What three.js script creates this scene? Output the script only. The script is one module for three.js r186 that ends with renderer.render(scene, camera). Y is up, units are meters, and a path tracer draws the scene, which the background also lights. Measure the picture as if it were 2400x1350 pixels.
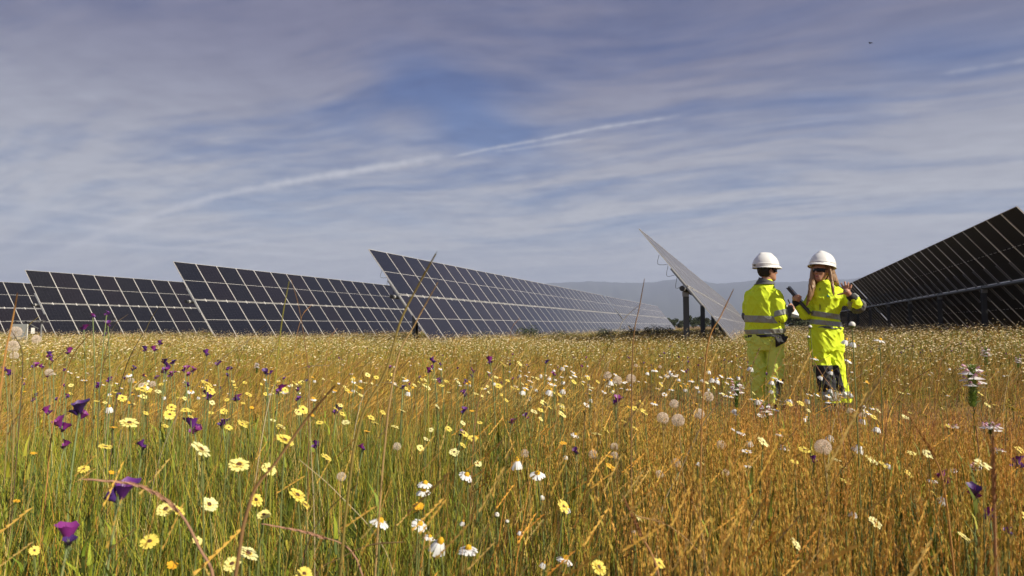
import * as THREE from 'three';
import { mergeGeometries } from 'three/addons/utils/BufferGeometryUtils.js';

// ---------------------------------------------------------------- camera, sky, sun, exposure
const scene = new THREE.Scene();
const EYE = 0.91;                                   // metres above the ground the two people stand on
const camera = new THREE.PerspectiveCamera(49.33, 1024 / 576, 0.05, 30000);
camera.position.set(0, EYE, 0);
camera.rotation.x = THREE.MathUtils.degToRad(3.465);
camera.focus = 4; camera.userData.fStop = 9;
const renderer = new THREE.WebGLRenderer();
renderer.toneMapping = THREE.LinearToneMapping;
renderer.toneMappingExposure = 1.35;
renderer.shadowMap.enabled = true;

const ROW = THREE.MathUtils.degToRad(21.33);        // the panel rows run this far right of straight ahead
const along = new THREE.Vector3(Math.sin(ROW), 0, -Math.cos(ROW)), across = new THREE.Vector3(Math.cos(ROW), 0, Math.sin(ROW));
const sunDir = new THREE.Vector3().addScaledVector(across, 0.78).addScaledVector(along, -0.12); sunDir.y = 0.60; sunDir.normalize();
const sun = new THREE.DirectionalLight(new THREE.Color(1.0, 0.91, 0.74), 5.0);
sun.position.copy(sunDir).multiplyScalar(80); sun.castShadow = true; sun.shadow.radius = 1;
Object.assign(sun.shadow.camera, { left: -70, right: 70, top: 70, bottom: -70, near: 1, far: 220 });
scene.add(sun, sun.target);

// seeded randomness and value noise
let seed = 20240517;
const rnd = () => { seed = (seed + 0x6d2b79f5) | 0; let t = Math.imul(seed ^ (seed >>> 15), 1 | seed); t = (t + Math.imul(t ^ (t >>> 7), 61 | t)) ^ t; return ((t ^ (t >>> 14)) >>> 0) / 4294967296; };
const ran = (a, b) => a + (b - a) * rnd();
const pick = (l) => l[Math.floor(rnd() * l.length)];
const { clamp, lerp, smoothstep, degToRad } = THREE.MathUtils;
const ss = (a, b, x) => { const t = clamp((x - a) / (b - a), 0, 1); return t * t * (3 - 2 * t); };
const hash = (x, y, z) => { let h = Math.imul(x, 374761393) ^ Math.imul(y, 668265263) ^ Math.imul(z, 2147483629); h = Math.imul(h ^ (h >>> 13), 1274126177); return ((h ^ (h >>> 16)) >>> 0) / 4294967296; };
const noise2 = (x, y) => {
  const i = Math.floor(x), j = Math.floor(y), u = x - i, v = y - j, s = u * u * (3 - 2 * u), t = v * v * (3 - 2 * v);
  return lerp(lerp(hash(i, j, 0), hash(i + 1, j, 0), s), lerp(hash(i, j + 1, 0), hash(i + 1, j + 1, 0), s), t);
};
const noise3 = (x, y, z) => {
  const i = Math.floor(x), j = Math.floor(y), k = Math.floor(z), u = x - i, v = y - j, w = z - k, s = u * u * (3 - 2 * u), t = v * v * (3 - 2 * v), r = w * w * (3 - 2 * w);
  return lerp(lerp(lerp(hash(i, j, k), hash(i + 1, j, k), s), lerp(hash(i, j + 1, k), hash(i + 1, j + 1, k), s), t),
    lerp(lerp(hash(i, j, k + 1), hash(i + 1, j, k + 1), s), lerp(hash(i, j + 1, k + 1), hash(i + 1, j + 1, k + 1), s), t), r);
};
const fbm2 = (x, y, n) => { let a = 0.5, sum = 0; for (let i = 0; i < n; i++, a *= 0.5) { sum += a * noise2(x, y); const q = x * 1.6 + y * 1.2 + 7.3; y = y * 1.6 - x * 1.2 + 3.1; x = q; } return sum; };

// the sky: clear air, a veil of cirrus, contrails (bearing and elevation in degrees, bearing 0 straight ahead)
const contrails = [
  { w: 0.31, k: 0.66, p: [[-38.5, 4.2], [-34.66, 6.22], [-31.68, 7.76], [-28.78, 9.35], [-25.7, 10.58], [-22.44, 11.62], [-15.41, 13.39], [-7.86, 14.98], [-4, 15.6]] },
  { w: 0.13, k: 0.5, p: [[-6, 15.1], [-1.98, 16.0], [7.88, 17.62], [16.96, 18.38]] },
  { w: 0.13, k: 0.32, p: [[-1.98, 15.66], [7.88, 16.89]] },
  { w: 0.15, k: 0.5, p: [[-46, 5.6], [-39.4, 6.0], [-34.39, 6.24], [-22.31, 6.2], [-14, 6.0]] },
  { w: 0.2, k: 0.42, p: [[-46, 7.9], [-39.47, 7.65], [-32.23, 7.39], [-23.67, 7.1], [-16, 6.8]] },
  { w: 0.2, k: 0.3, p: [[-46, 9.0], [-36, 8.6], [-28, 8.1]] },
  { w: 0.16, k: 0.22, p: [[34.5, 18.6], [39.9, 18.4], [48, 17.6]] },
  { w: 0.22, k: 0.18, p: [[-37.2, 4.9], [-36.7, 5.6]] },
];
const gaps = [[-3.2, 18.6, 6, 3.0, 1], [-8.5, 21.8, 5.5, 3.2, 0.9], [-1, 16.5, 5, 1.6, 0.75], [34.5, 20.3, 6, 2.2, 0.8], [27, 17.6, 5, 1.5, 0.5], [-14, 17.2, 6, 1.6, 0.55], [-20, 9.2, 8, 1.0, 0.6], [-33, 6.9, 8, 0.9, 0.7], [-10, 9.4, 7, 0.8, 0.5], [1, 11.2, 7, 0.7, 0.4]];
function skyTexture() {
  const W = 3072, H = 1536, data = new Float32Array(W * H * 4);
  const mixInto = (c, r, g, b, k) => { c[0] += (r - c[0]) * k; c[1] += (g - c[1]) * k; c[2] += (b - c[2]) * k; };
  const stops = [[-90, .40, .41, .45], [0, .44, .455, .485], [4, .405, .44, .50], [9, .265, .345, .50], [15, .140, .218, .42], [21, .085, .140, .325], [32, .075, .105, .235], [90, .08, .10, .20]];
  const c = [0, 0, 0];
  for (let row = 0; row < H; row++) {
    const el = ((row + 0.5) / H - 0.5) * 180, up = degToRad(el), y = Math.sin(up), ce = Math.cos(up);
    let s = 0; while (s < stops.length - 2 && el > stops[s + 1][0]) s++;
    const A = stops[s], B = stops[s + 1], f = clamp((el - A[0]) / (B[0] - A[0]), 0, 1);
    for (let col = 0; col < W; col++) {
      const round = ((col + 0.5) / W - 0.5) * 2 * Math.PI, x = Math.cos(round) * ce, z = Math.sin(round) * ce, o = (row * W + col) * 4;
      c[0] = lerp(A[1], B[1], f); c[1] = lerp(A[2], B[2], f); c[2] = lerp(A[3], B[3], f);
      if (el > 0.2) {
        const az = Math.atan2(x, -z) * 57.29578, k = 1 / (y + 0.09);
        // the veil: long fibres drawn out across the sky
        const px = x * k, pz = z * k, wx = fbm2(px * 0.5 + 3, pz * 0.5, 3) - 0.45, wz = fbm2(px * 0.5 - 8, pz * 0.5 + 5, 3) - 0.45;
        const qx = px * 0.92 + pz * 0.38 + wx * 0.9, qz = -px * 0.38 + pz * 0.92 + wz * 0.9;
        const broad = fbm2(qx * 0.42 + 11, qz * 0.8 + 2, 4), fibre = fbm2(qx * 1.1 - 4, qz * 5.2 + 9, 6), fine = fbm2(qx * 6 + 5, qz * 19 - 3, 5);
        let veil = ss(0.22, 0.62, broad * 0.62 + fibre * 0.5 - 0.06) * 0.62 + (fibre - 0.47) * 0.75 + (fine - 0.47) * 0.6 + 0.25;
        for (const [ga, ge, ra, re, gk] of gaps) { const dx = az - ga, dy = (el - ge) - dx * -0.16; if (Math.abs(dx) < 3 * ra && Math.abs(dy) < 3 * re) veil -= gk * 0.60 * Math.exp(-(dx * dx) / (ra * ra) - (dy * dy) / (re * re)) * (0.25 + fibre * 1.1 + fine * 0.5); }
        veil = clamp(veil + 0.28 * ss(-5, 28, Math.abs(az) > 90 ? 20 : az) * ss(17, 5, el), 0, 0.94);
        const hi = ss(7, 26, el);
        mixInto(c, lerp(.475, .185, hi), lerp(.482, .185, hi), lerp(.525, .280, hi), veil * lerp(0.78, 0.96, ss(2, 12, el)));
        const weave = fbm2(qx * 15 - qz * 5, qz * 15 + qx * 6, 3) - 0.44, lump = (fine - 0.47) * 0.30 + (fibre - 0.47) * 0.26 + weave * 0.18; c[0] *= 1 + lump; c[1] *= 1 + lump; c[2] *= 1 + lump * 0.8;
        if (el > 3.5 && el < 21 && az > -50 && az < 50) for (const t of contrails) {
          let best = 1e9, at = 0;
          for (let i = 1; i < t.p.length; i++) {
            const [ax, ay] = t.p[i - 1], [bx, by] = t.p[i], ex = bx - ax, ey = by - ay, h = clamp(((az - ax) * ex + (el - ay) * ey) / (ex * ex + ey * ey), 0, 1), dd = Math.hypot(az - ax - ex * h, el - ay - ey * h);
            if (dd < best) { best = dd; at = (i - 1 + h) / (t.p.length - 1); }
          }
          if (best < 3 * t.w) {
            const wob = fbm2(az * 1.3 + t.w * 90, el * 1.3, 3), w = t.w * (0.75 + 0.9 * (wob - 0.3)), ends = ss(0, 0.12, at) * ss(1, 0.8, at);
            mixInto(c, .60, .61, .66, clamp(t.k * Math.exp(-(best * best) / (w * w)) * ends * (0.45 + 1.1 * wob), 0, 0.8));
          }
        }
      }
      data[o] = c[0] * 0.765; data[o + 1] = c[1] * 0.765; data[o + 2] = c[2] * 0.765; data[o + 3] = 1;
    }
  }
  const t = new THREE.DataTexture(data, W, H, THREE.RGBAFormat, THREE.FloatType);
  t.mapping = THREE.EquirectangularReflectionMapping; t.magFilter = THREE.LinearFilter; t.needsUpdate = true;
  return t;
}
scene.background = skyTexture();
scene.environment = scene.background;
scene.fog = new THREE.FogExp2(new THREE.Color(0.62, 0.72, 1.0), 1.3e-4);

// ---------------------------------------------------------------- helpers
const counts = {};
const numbered = (n) => { const k = counts[n] = (counts[n] ?? -1) + 1; return k ? n + '_' + String(k).padStart(3, '0') : n; };
const rgb = (r, g, b) => new THREE.Color().setRGB(r, g, b);
const mat = (r, g, b, rough = 0.8, more = {}) => new THREE.MeshPhysicalMaterial({ color: rgb(r, g, b), roughness: rough, side: THREE.DoubleSide, ...more });
function tag(o, label, category, group, kind) { o.userData.label = label; o.userData.category = category; if (group) o.userData.group = group; if (kind) o.userData.kind = kind; return o; }
function base(name, x, y, z, turn = 0) { const g = new THREE.Group(); g.name = numbered(name); g.position.set(x, y, z); g.rotation.y = turn; scene.add(g); return g; }
function part(parent, name, geometry, material) { const m = new THREE.Mesh(geometry, material); m.name = name; m.castShadow = m.receiveShadow = true; parent.add(m); return m; }
const at = (g, x, y, z) => g.translate(x, y, z);
const boxG = (w, h, d, x = 0, y = 0, z = 0) => new THREE.BoxGeometry(w, h, d).translate(x, y, z);
const V = (x, y, z) => new THREE.Vector3(x, y, z);
const merge = (list) => mergeGeometries(list.map((g) => g.index ? g.toNonIndexed() : g).map((g) => { const a = g.clone(); for (const n of Object.keys(a.attributes)) if (!['position', 'normal', 'uv', 'color'].includes(n)) a.deleteAttribute(n); return a; }));
function barG(a, b, ra, rb = ra, sides = 6) {
  const d = new THREE.Vector3().subVectors(b, a), g = new THREE.CylinderGeometry(rb, ra, d.length(), sides);
  g.applyQuaternion(new THREE.Quaternion().setFromUnitVectors(V(0, 1, 0), d.clone().normalize()));
  return g.translate((a.x + b.x) / 2, (a.y + b.y) / 2, (a.z + b.z) / 2);
}
// tapered tube along points
function caneG(points, r0, r1, segs = 8, sides = 4) {
  const curve = new THREE.CatmullRomCurve3(points), pos = [], nor = [], idx = [], fr = curve.computeFrenetFrames(segs, false);
  for (let i = 0; i <= segs; i++) {
    const p = curve.getPoint(i / segs), r = lerp(r0, r1, i / segs);
    for (let s = 0; s < sides; s++) { const a = s / sides * Math.PI * 2, n = fr.normals[i].clone().multiplyScalar(Math.cos(a)).addScaledVector(fr.binormals[i], Math.sin(a)); pos.push(p.x + n.x * r, p.y + n.y * r, p.z + n.z * r); nor.push(n.x, n.y, n.z); }
  }
  for (let i = 0; i < segs; i++) for (let s = 0; s < sides; s++) { const a = i * sides + s, b = i * sides + (s + 1) % sides; idx.push(a, b, a + sides, b, b + sides, a + sides); }
  const g = new THREE.BufferGeometry(); g.setAttribute('position', new THREE.Float32BufferAttribute(pos, 3)); g.setAttribute('normal', new THREE.Float32BufferAttribute(nor, 3)); g.setIndex(idx);
  g.userData.curve = curve; return g;
}
// the lie of the land: a low rise where the camera stands, a gentle slope up to the right among the rows
function ground(x, z) {
  const D = Math.hypot(x, z), a = x * Math.cos(ROW) + z * Math.sin(ROW);
  return 0.25 * (1 - ss(2.2, 6, D)) + 0.34 * ss(9, 20, D) * ss(-6, 8, a) + (noise2(x * 0.35 + 40, z * 0.35) - 0.5) * 0.05 * ss(1.5, 5, D);
}
// ---------------------------------------------------------------- ground and far hills
function noiseTexture(size, fn) {
  const d = new Uint8Array(size * size * 4);
  for (let j = 0; j < size; j++) for (let i = 0; i < size; i++) { const c = fn(i / size, j / size); for (let k = 0; k < 3; k++) d[(j * size + i) * 4 + k] = clamp(c[k], 0, 1) * 255; d[(j * size + i) * 4 + 3] = 255; }
  const t = new THREE.DataTexture(d, size, size); t.wrapS = t.wrapT = THREE.RepeatWrapping; t.magFilter = THREE.LinearFilter; t.colorSpace = THREE.SRGBColorSpace; t.needsUpdate = true; return t;
}
{
  const soil = noiseTexture(512, (u, v) => { const n = fbm2(u * 24, v * 24, 4), m = noise2(u * 180, v * 180), k = n * 0.5 + m * 0.5; return [0.30 + 0.26 * k, 0.235 + 0.20 * k, 0.13 + 0.11 * k]; });
  soil.repeat.set(1, 1);
  const pos = [], uv = [], idx = [], rings = 110, spokes = 120, radii = [0];
  for (let i = 1; i <= rings; i++) radii.push(0.4 * Math.pow(14000 / 0.4, (i - 1) / (rings - 1)));
  radii.forEach((r) => { for (let s = 0; s < spokes; s++) { const a = s / spokes * Math.PI * 2, x = Math.sin(a) * r, z = Math.cos(a) * r; pos.push(x, ground(x, z), z); uv.push(x / 3, z / 3); } });
  for (let i = 0; i < rings; i++) for (let s = 0; s < spokes; s++) { const a = i * spokes + s, b = i * spokes + (s + 1) % spokes; idx.push(a, a + spokes, b, b, a + spokes, b + spokes); }
  const g = new THREE.BufferGeometry(); g.setAttribute('position', new THREE.Float32BufferAttribute(pos, 3)); g.setAttribute('uv', new THREE.Float32BufferAttribute(uv, 2)); g.setIndex(idx); g.computeVertexNormals();
  const m = new THREE.Mesh(g, new THREE.MeshStandardMaterial({ map: soil, roughness: 1 })); m.name = 'ground'; m.receiveShadow = true; scene.add(m);
  tag(m, 'straw coloured meadow soil under the grass, reaching the hills', 'ground', null, 'structure');

  const prof = [[-70, 2.2], [-45, 2.4], [-25, 2.9], [-8, 3.5], [1.56, 3.85], [7.77, 4.01], [11.56, 3.89], [15.26, 4.1], [18.82, 3.69], [21.58, 3.91], [23.9, 3.63], [27.1, 3.75], [30, 3.9], [40, 3.4], [70, 2.6]];
  const P = [], I = [], nA = 420, depth = [5200, 5900, 6600, 7300, 8000, 8600, 9000, 9500, 10500, 12000];
  for (let i = 0; i <= nA; i++) {
    const az = lerp(-68, 68, i / nA); let k = 0; while (k < prof.length - 2 && az > prof[k + 1][0]) k++;
    const f = ss(0, 1, (az - prof[k][0]) / (prof[k + 1][0] - prof[k][0])), top = 9000 * Math.tan(degToRad(lerp(prof[k][1], prof[k + 1][1], f) + (fbm2(az * 1.7, 3, 4) - 0.47) * 0.22));
    depth.forEach((r, j) => {
      const up = r <= 9000 ? Math.pow((r - 5200) / 3800, 1.25) : lerp(1, 0.2, (r - 9000) / 3000);
      const a = degToRad(az), rough = r === 5200 || r === 9000 ? 0 : (fbm2(az * 0.9 + 5, r / 700, 4) - 0.47) * 190 * Math.sin(Math.min(1, up) * Math.PI);
      P.push(Math.sin(a) * r, r === 5200 ? -8 : Math.max(-5, Math.min(top * up + rough, r < 9000 ? top * 0.97 * r / 9000 : top)), -Math.cos(a) * r);
    });
  }
  const n = depth.length; for (let i = 0; i < nA; i++) for (let j = 0; j < n - 1; j++) { const a = i * n + j; I.push(a, a + n, a + 1, a + 1, a + n, a + n + 1); }
  const hg = new THREE.BufferGeometry(); hg.setAttribute('position', new THREE.Float32BufferAttribute(P, 3)); hg.setIndex(I); hg.computeVertexNormals();
  const h = new THREE.Mesh(hg, mat(0.055, 0.06, 0.045, 1)); h.name = 'hills'; scene.add(h);
  tag(h, 'long flat topped ridge of hazy blue hills on the horizon', 'hills', null, 'structure');
}

// ---------------------------------------------------------------- solar trackers
const M = {
  alu: mat(0.72, 0.70, 0.66, 0.5, { metalness: 0.15 }), steel: mat(0.10, 0.105, 0.11, 0.5, { metalness: 0.6 }), galv: mat(0.32, 0.33, 0.34, 0.45, { metalness: 0.7 }),
  black: mat(0.015, 0.015, 0.016, 0.5), cap: mat(0.55, 0.54, 0.5, 0.6), cable: mat(0.02, 0.02, 0.022, 0.6),
};
{
  const make = (tint) => {
    const cv = document.createElement('canvas'); cv.width = 768; cv.height = 704; const c = cv.getContext('2d');
    c.fillStyle = 'rgb(58,58,62)'; c.fillRect(0, 0, 768, 704);
    for (let i = 0; i < 6; i++) for (let j = 0; j < 11; j++) {
      const k = hash(i, j, tint) * 6, x = i * 128 + 2, y = j * 64 + 2;
      c.fillStyle = tint === 1 ? `rgb(${20 + k},${16 + k},${18 + k})` : tint === 2 ? `rgb(${15 + k},${15 + k},${19 + k})` : `rgb(${17 + k},${16 + k},${17 + k})`;
      c.fillRect(x, y, 124, 60);
      c.fillStyle = 'rgba(120,124,134,0.20)'; for (let b = 1; b < 12; b++) c.fillRect(x + b * 10.3, y, 1.2, 60);
    }
    const t = new THREE.CanvasTexture(cv); t.colorSpace = THREE.SRGBColorSpace; t.wrapS = t.wrapT = THREE.ClampToEdgeWrapping; t.magFilter = THREE.LinearFilter; return t;
  };
  M.cells = [1, 2, 3].map((k) => new THREE.MeshPhysicalMaterial({ map: make(k), roughness: 0.16, ior: 1.52, clearcoat: 0.35, clearcoatRoughness: 0.12, sheen: 1, sheenColor: rgb(1.0, 0.86, 0.74), sheenRoughness: 0.5 }));
}
M.back = mat(0.012, 0.012, 0.013, 0.5);
M.panes = M.cells.map((c) => [c, c, c, M.back, c, c]);
const TILT = degToRad(52), PITCH = 1.32, LONG = 2.384, WIDE = 1.303, MID = 0.05;
// one module lies along x (down the slope), z (along the row), its face towards +y
const frameG = (() => {
  const L = LONG / 2, W = WIDE / 2, t = 0.036, lip = 0.015;
  return merge([boxG(LONG, t, lip, 0, 0, W - lip / 2), boxG(LONG, t, lip, 0, 0, -W + lip / 2), boxG(lip, t, WIDE - 2 * lip, L - lip / 2, 0, 0), boxG(lip, t, WIDE - 2 * lip, -L + lip / 2, 0, 0), boxG(0.016, 0.012, WIDE - 2 * lip, 0, 0.006, 0)]);
})();
const paneG = (() => {
  const g = new THREE.BoxGeometry((LONG - 0.030 - 0.016) / 2, 0.007, WIDE - 0.030), uv = g.attributes.uv, p = g.attributes.position;
  for (let i = 0; i < uv.count; i++) uv.setXY(i, p.getZ(i) / (WIDE - 0.030) + 0.5, p.getX(i) / ((LONG - 0.046) / 2) + 0.5);
  return g;
})();
const junctionG = boxG(0.10, 0.022, 0.06), railG = merge([boxG(1.5, 0.05, 0.045, 0, -0.048, 0), boxG(1.5, 0.006, 0.075, 0, -0.0215, 0)]), clampG = boxG(0.17, 0.008, 0.05, 0, 0.014, 0);
const iBeam = (h) => merge([boxG(0.17, h, 0.012, 0, h / 2, 0.09), boxG(0.17, h, 0.012, 0, h / 2, -0.09), boxG(0.010, h, 0.166, 0, h / 2, 0)]);
function tracker({ a, s, y, cols, label, post = 1.5, backs = false, lead = true }) {
  const p = V(0, 0, 0).addScaledVector(across, a).addScaledVector(along, s), root = base('solar_tracker', p.x, y, p.z, -ROW), len = cols * PITCH;
  tag(root, label, 'solar tracker', 'solar trackers in long parallel rows');
  const nx = Math.sin(TILT), ny = Math.cos(TILT), off = 0.15;                     // the face looks this way in local x and y
  const turn = new THREE.Quaternion().setFromAxisAngle(V(0, 0, 1), -TILT);
  for (let c = 0; c < cols; c++) for (const up of [-1, 1]) {
    const m = part(root, 'solar_panel', frameG, M.alu), d = up * (MID / 2 + LONG / 2), wob = (rnd() - 0.5) * 0.006;
    m.position.set(d * ny + nx * wob, -d * nx + ny * wob, -(c + 0.5) * PITCH); m.quaternion.copy(turn).multiply(new THREE.Quaternion().setFromEuler(new THREE.Euler(ran(-.003, .003), 0, ran(-.003, .003))));
    for (const half of [-1, 1]) { const g = part(m, 'cell_pane', paneG, M.panes[Math.floor(hash(c, up + 2, Math.round(a * 7)) * 3)]); g.position.set(half * ((LONG - 0.030 - 0.016) / 4 + 0.008), 0.0105, 0); }
    if (backs && c < 24) for (const k of [-1, 0, 1]) part(m, 'junction_box', junctionG, M.black).position.set(0, -0.012, k * 0.42);
  }
  for (let c = 0; c <= cols; c++) {
    const r = part(root, 'mounting_rail', railG, M.galv); r.position.set(0, 0, -c * PITCH - (c === 0 ? -0.02 : c === cols ? 0.02 : 0)); r.quaternion.copy(turn);
    if (c < cols) { const k = part(root, 'panel_clamp', clampG, M.alu); k.position.set(0, 0, -(c + 0.5) * PITCH); k.quaternion.copy(turn); }
  }
  const cx = -nx * off, cy = -ny * off;
  const tube = part(root, 'torque_tube', new THREE.CylinderGeometry(0.072, 0.072, len + 0.7, 12).rotateX(Math.PI / 2).translate(cx, cy, -len / 2), M.steel);
  if (lead) { part(tube, 'end_cap', new THREE.CylinderGeometry(0.078, 0.078, 0.05, 14).rotateX(Math.PI / 2).translate(cx, cy, 0.2), M.cap); part(tube, 'end_plug', new THREE.CylinderGeometry(0.084, 0.084, 0.03, 14).rotateX(Math.PI / 2).translate(cx, cy, 0.36), M.black); }
  for (let d = post; d < len; d += PITCH * 5) {
    const w = V(cx, 0, -d).applyAxisAngle(V(0, 1, 0), -ROW).add(p), foot = ground(w.x, w.z) - 0.05 - y, h = cy - 0.07 - foot;
    const o = part(root, 'post', iBeam(h), M.steel); o.position.set(cx, foot, -d);
    part(o, 'bearing', merge([new THREE.TorusGeometry(0.095, 0.018, 6, 16).translate(0, h + 0.07, 0), boxG(0.2, 0.16, 0.03, 0, h - 0.06, 0.115)]), M.galv);
  }
  if (lead) for (let k = 0; k < 3; k++) {                                         // loose connector leads under the near edge
    const q = (d, o) => V(d * ny - nx * (0.05 + o), -d * nx - ny * (0.05 + o), 0);
    const A = q(-1.35 + k * 0.45, 0), B = q(-0.95 + k * 0.42, 0), m = A.clone().lerp(B, 0.5).add(V(-0.16, -0.14 - 0.05 * k, 0));
    part(root, 'cable', caneG([A.setZ(-0.1), m.setZ(-0.05 - 0.1 * k), B.setZ(-0.25)], 0.007, 0.007, 10, 5), M.cable);
  }
  return root;
}
tracker({ a: -48.8, s: 23.2, y: 2.16, cols: 32, label: 'farthest left solar tracker row, cut off by the photo edge behind the control cabinet' });
tracker({ a: -36.99, s: 22.86, y: 2.16, cols: 32, label: 'second solar tracker row from the left edge, right of the control cabinet' });
tracker({ a: -25.12, s: 22.45, y: 2.16, cols: 32, label: 'third solar tracker row from the left, behind the tall green stalk' });
tracker({ a: -13.34, s: 21.72, y: 2.16, cols: 32, label: 'large central solar tracker row with dark cells and white frames' });
tracker({ a: -13.34, s: 64.76, y: 2.16, cols: 28, label: 'pale far half of the central solar tracker row below the hills', lead: false });
tracker({ a: -2.02, s: 20.3, y: 2.16, cols: 32, post: 0.7, label: 'solar tracker seen almost edge on, left of the person seen from behind' });
tracker({ a: -2.02, s: 63.3, y: 2.16, cols: 28, post: 0.7, label: 'far end of the edge on solar tracker, partly hidden behind the person with the notepad', lead: false });
tracker({ a: 8.68, s: 22.46, y: 2.54, cols: 26, backs: true, label: 'dark underside of the solar tracker on the right' });
tracker({ a: 8.68, s: 57.2, y: 2.54, cols: 28, post: 0.9, backs: true, label: 'far half of the right solar tracker, seen from below beside the long haired person', lead: false });

// control cabinet at the end of the left rows
{
  const x = -20.2, z = -26, y = ground(x, z), t = base('control_cabinet', x, y, z, 0.5), grey = mat(0.20, 0.21, 0.21, 0.6), white = mat(0.7, 0.7, 0.66, 0.5);
  tag(t, 'grey metal control cabinet under a small tilted sheet roof, beside the left rows', 'cabinet');
  part(t, 'box', boxG(0.5, 0.75, 0.32, -0.12, 0.62, 0), grey);
  part(t, 'door', boxG(0.46, 0.70, 0.02, -0.12, 0.62, 0.172), grey);
  part(t, 'door_edge', boxG(0.03, 0.75, 0.05, 0.155, 0.62, 0.16), white);
  part(t, 'roof_sheet', boxG(1.25, 0.02, 0.55, 0.1, 1.13, 0).rotateZ(0.03), M.galv);
  part(t, 'brace', barG(V(0.05, 1.1, 0.1), V(0.5, 0.8, 0.1), 0.025), M.steel);
  for (const px of [-0.3, 0.58]) part(t, 'support_post', new THREE.CylinderGeometry(0.035, 0.035, 1.12, 8).translate(px, 0.56, -0.05), M.galv);
  part(t, 'socket_box', boxG(0.12, 0.24, 0.1, 0.32, 0.72, 0.05), white);
}

// ---------------------------------------------------------------- far trees and shrubs
const leafTri = (pos, nor, x, y, z, s) => {
  const a = ran(0, 6.28), b = ran(-1, 1), n = V(Math.cos(a) * Math.sqrt(1 - b * b), b, Math.sin(a) * Math.sqrt(1 - b * b)), u = V(ran(-1, 1), ran(-1, 1), ran(-1, 1)).cross(n).normalize(), v = n.clone().cross(u);
  for (const [i, j] of [[-1, -0.7], [1, -0.5], [0, 1]]) { pos.push(x + (u.x * i + v.x * j) * s, y + (u.y * i + v.y * j) * s, z + (u.z * i + v.z * j) * s); nor.push(n.x, n.y, n.z); }
};
function crownG(h, w, n, leaf, low = 0.45) {
  const pos = [], nor = [], lobes = [];
  for (let i = 0; i < 9; i++) lobes.push([ran(-.7, .7) * w, h * ran(low, 0.9), ran(-.6, .6) * w, ran(0.28, 0.46) * w]);
  for (let i = 0; i < n; i++) { const l = pick(lobes), a = ran(0, 6.28), b = ran(-1, 1), r = l[3] * Math.pow(rnd(), 0.4), c = Math.sqrt(1 - b * b); leafTri(pos, nor, l[0] + Math.cos(a) * c * r, l[1] + b * r * 0.75, l[2] + Math.sin(a) * c * r, leaf * ran(0.6, 1.3)); }
  const g = new THREE.BufferGeometry(); g.setAttribute('position', new THREE.Float32BufferAttribute(pos, 3)); g.setAttribute('normal', new THREE.Float32BufferAttribute(nor, 3)); return g;
}
{
  const bark = mat(0.10, 0.075, 0.05, 1), leaf = [mat(0.045, 0.06, 0.022, 0.9), mat(0.06, 0.07, 0.03, 0.9)], crowns = [crownG(4.0, 3.9, 2200, 0.2, 0.3), crownG(3.4, 3.6, 2000, 0.2, 0.26), crownG(4.4, 3.3, 2000, 0.2, 0.3)];
  const spots = [[14.2, 250, 1, 'first dark round tree on the horizon, right of the central row'], [15.1, 262, 0.9, 'second dark round tree on the horizon, touching the first'], [16.1, 245, 1.1, 'dark tree on the horizon between the legs of the edge on tracker'], [17.0, 255, 1, 'dark tree on the horizon behind the second tracker post'], [17.9, 270, 0.9, 'dark tree on the horizon behind the edge on panels'],
    [23.3, 190, 1.2, 'dark tree on the horizon just right of the notepad'], [24.1, 180, 1.25, 'dark bushy tree on the horizon between the two people'], [25, 185, 1.1, 'dark tree on the horizon behind the waist of the long haired person']];
  spots.forEach(([az, r, k, label], i) => {
    const x = Math.sin(degToRad(az)) * r, z = -Math.cos(degToRad(az)) * r, t = base('tree', x, ground(x, z) - 0.1, z, i); t.scale.setScalar(k);
    tag(t, label, 'tree', 'dark trees on the horizon');
    part(t, 'trunk', merge([barG(V(0, 0, 0), V(0.1, 2.2, 0), 0.22, 0.14, 7), barG(V(0.1, 2, 0), V(1, 3.2, 0.3), 0.1, 0.04), barG(V(0.1, 2, 0), V(-0.9, 3.3, -0.4), 0.1, 0.04)]), bark);
    part(t, 'crown', crowns[i % 3], leaf[i % 2]);
  });
  // low shrubs along the foot of the rows
  const bush = [crownG(0.75, 0.9, 900, 0.035), crownG(0.7, 1.2, 1000, 0.035)], stemG = merge([0, 1, 2, 3].map((k) => barG(V(0, 0, 0), V(Math.cos(k * 1.7) * 0.3, 0.5, Math.sin(k * 1.7) * 0.3), 0.02, 0.008, 5)));
  [[1.8, 30, 1], [4.2, 33, 0.8], [8.2, 37, 0.9], [10.4, 40, 1], [12.6, 42, 1.05], [-2.6, 26, 0.7], [13.9, 46, 1]].forEach(([az, r, k], i) => {
    const x = Math.sin(degToRad(az)) * r, z = -Math.cos(degToRad(az)) * r, t = base('shrub', x, ground(x, z), z, i * 2); t.scale.setScalar(k);
    tag(t, ['low dark shrub nearest the first post of the central row', 'low dark shrub in the middle of the central row foot', 'dark shrub before the far half of the central row', 'dark shrub below the small upright stalk tip', 'dark shrub where the central row ends', 'small shrub left of the first post bush', 'last dark shrub right of the central row end'][i], 'shrub', 'shrubs at the foot of the central row');
    part(t, 'foliage', bush[i % 2], leaf[0]); part(t, 'stem', stemG, bark);
  });
}
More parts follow.
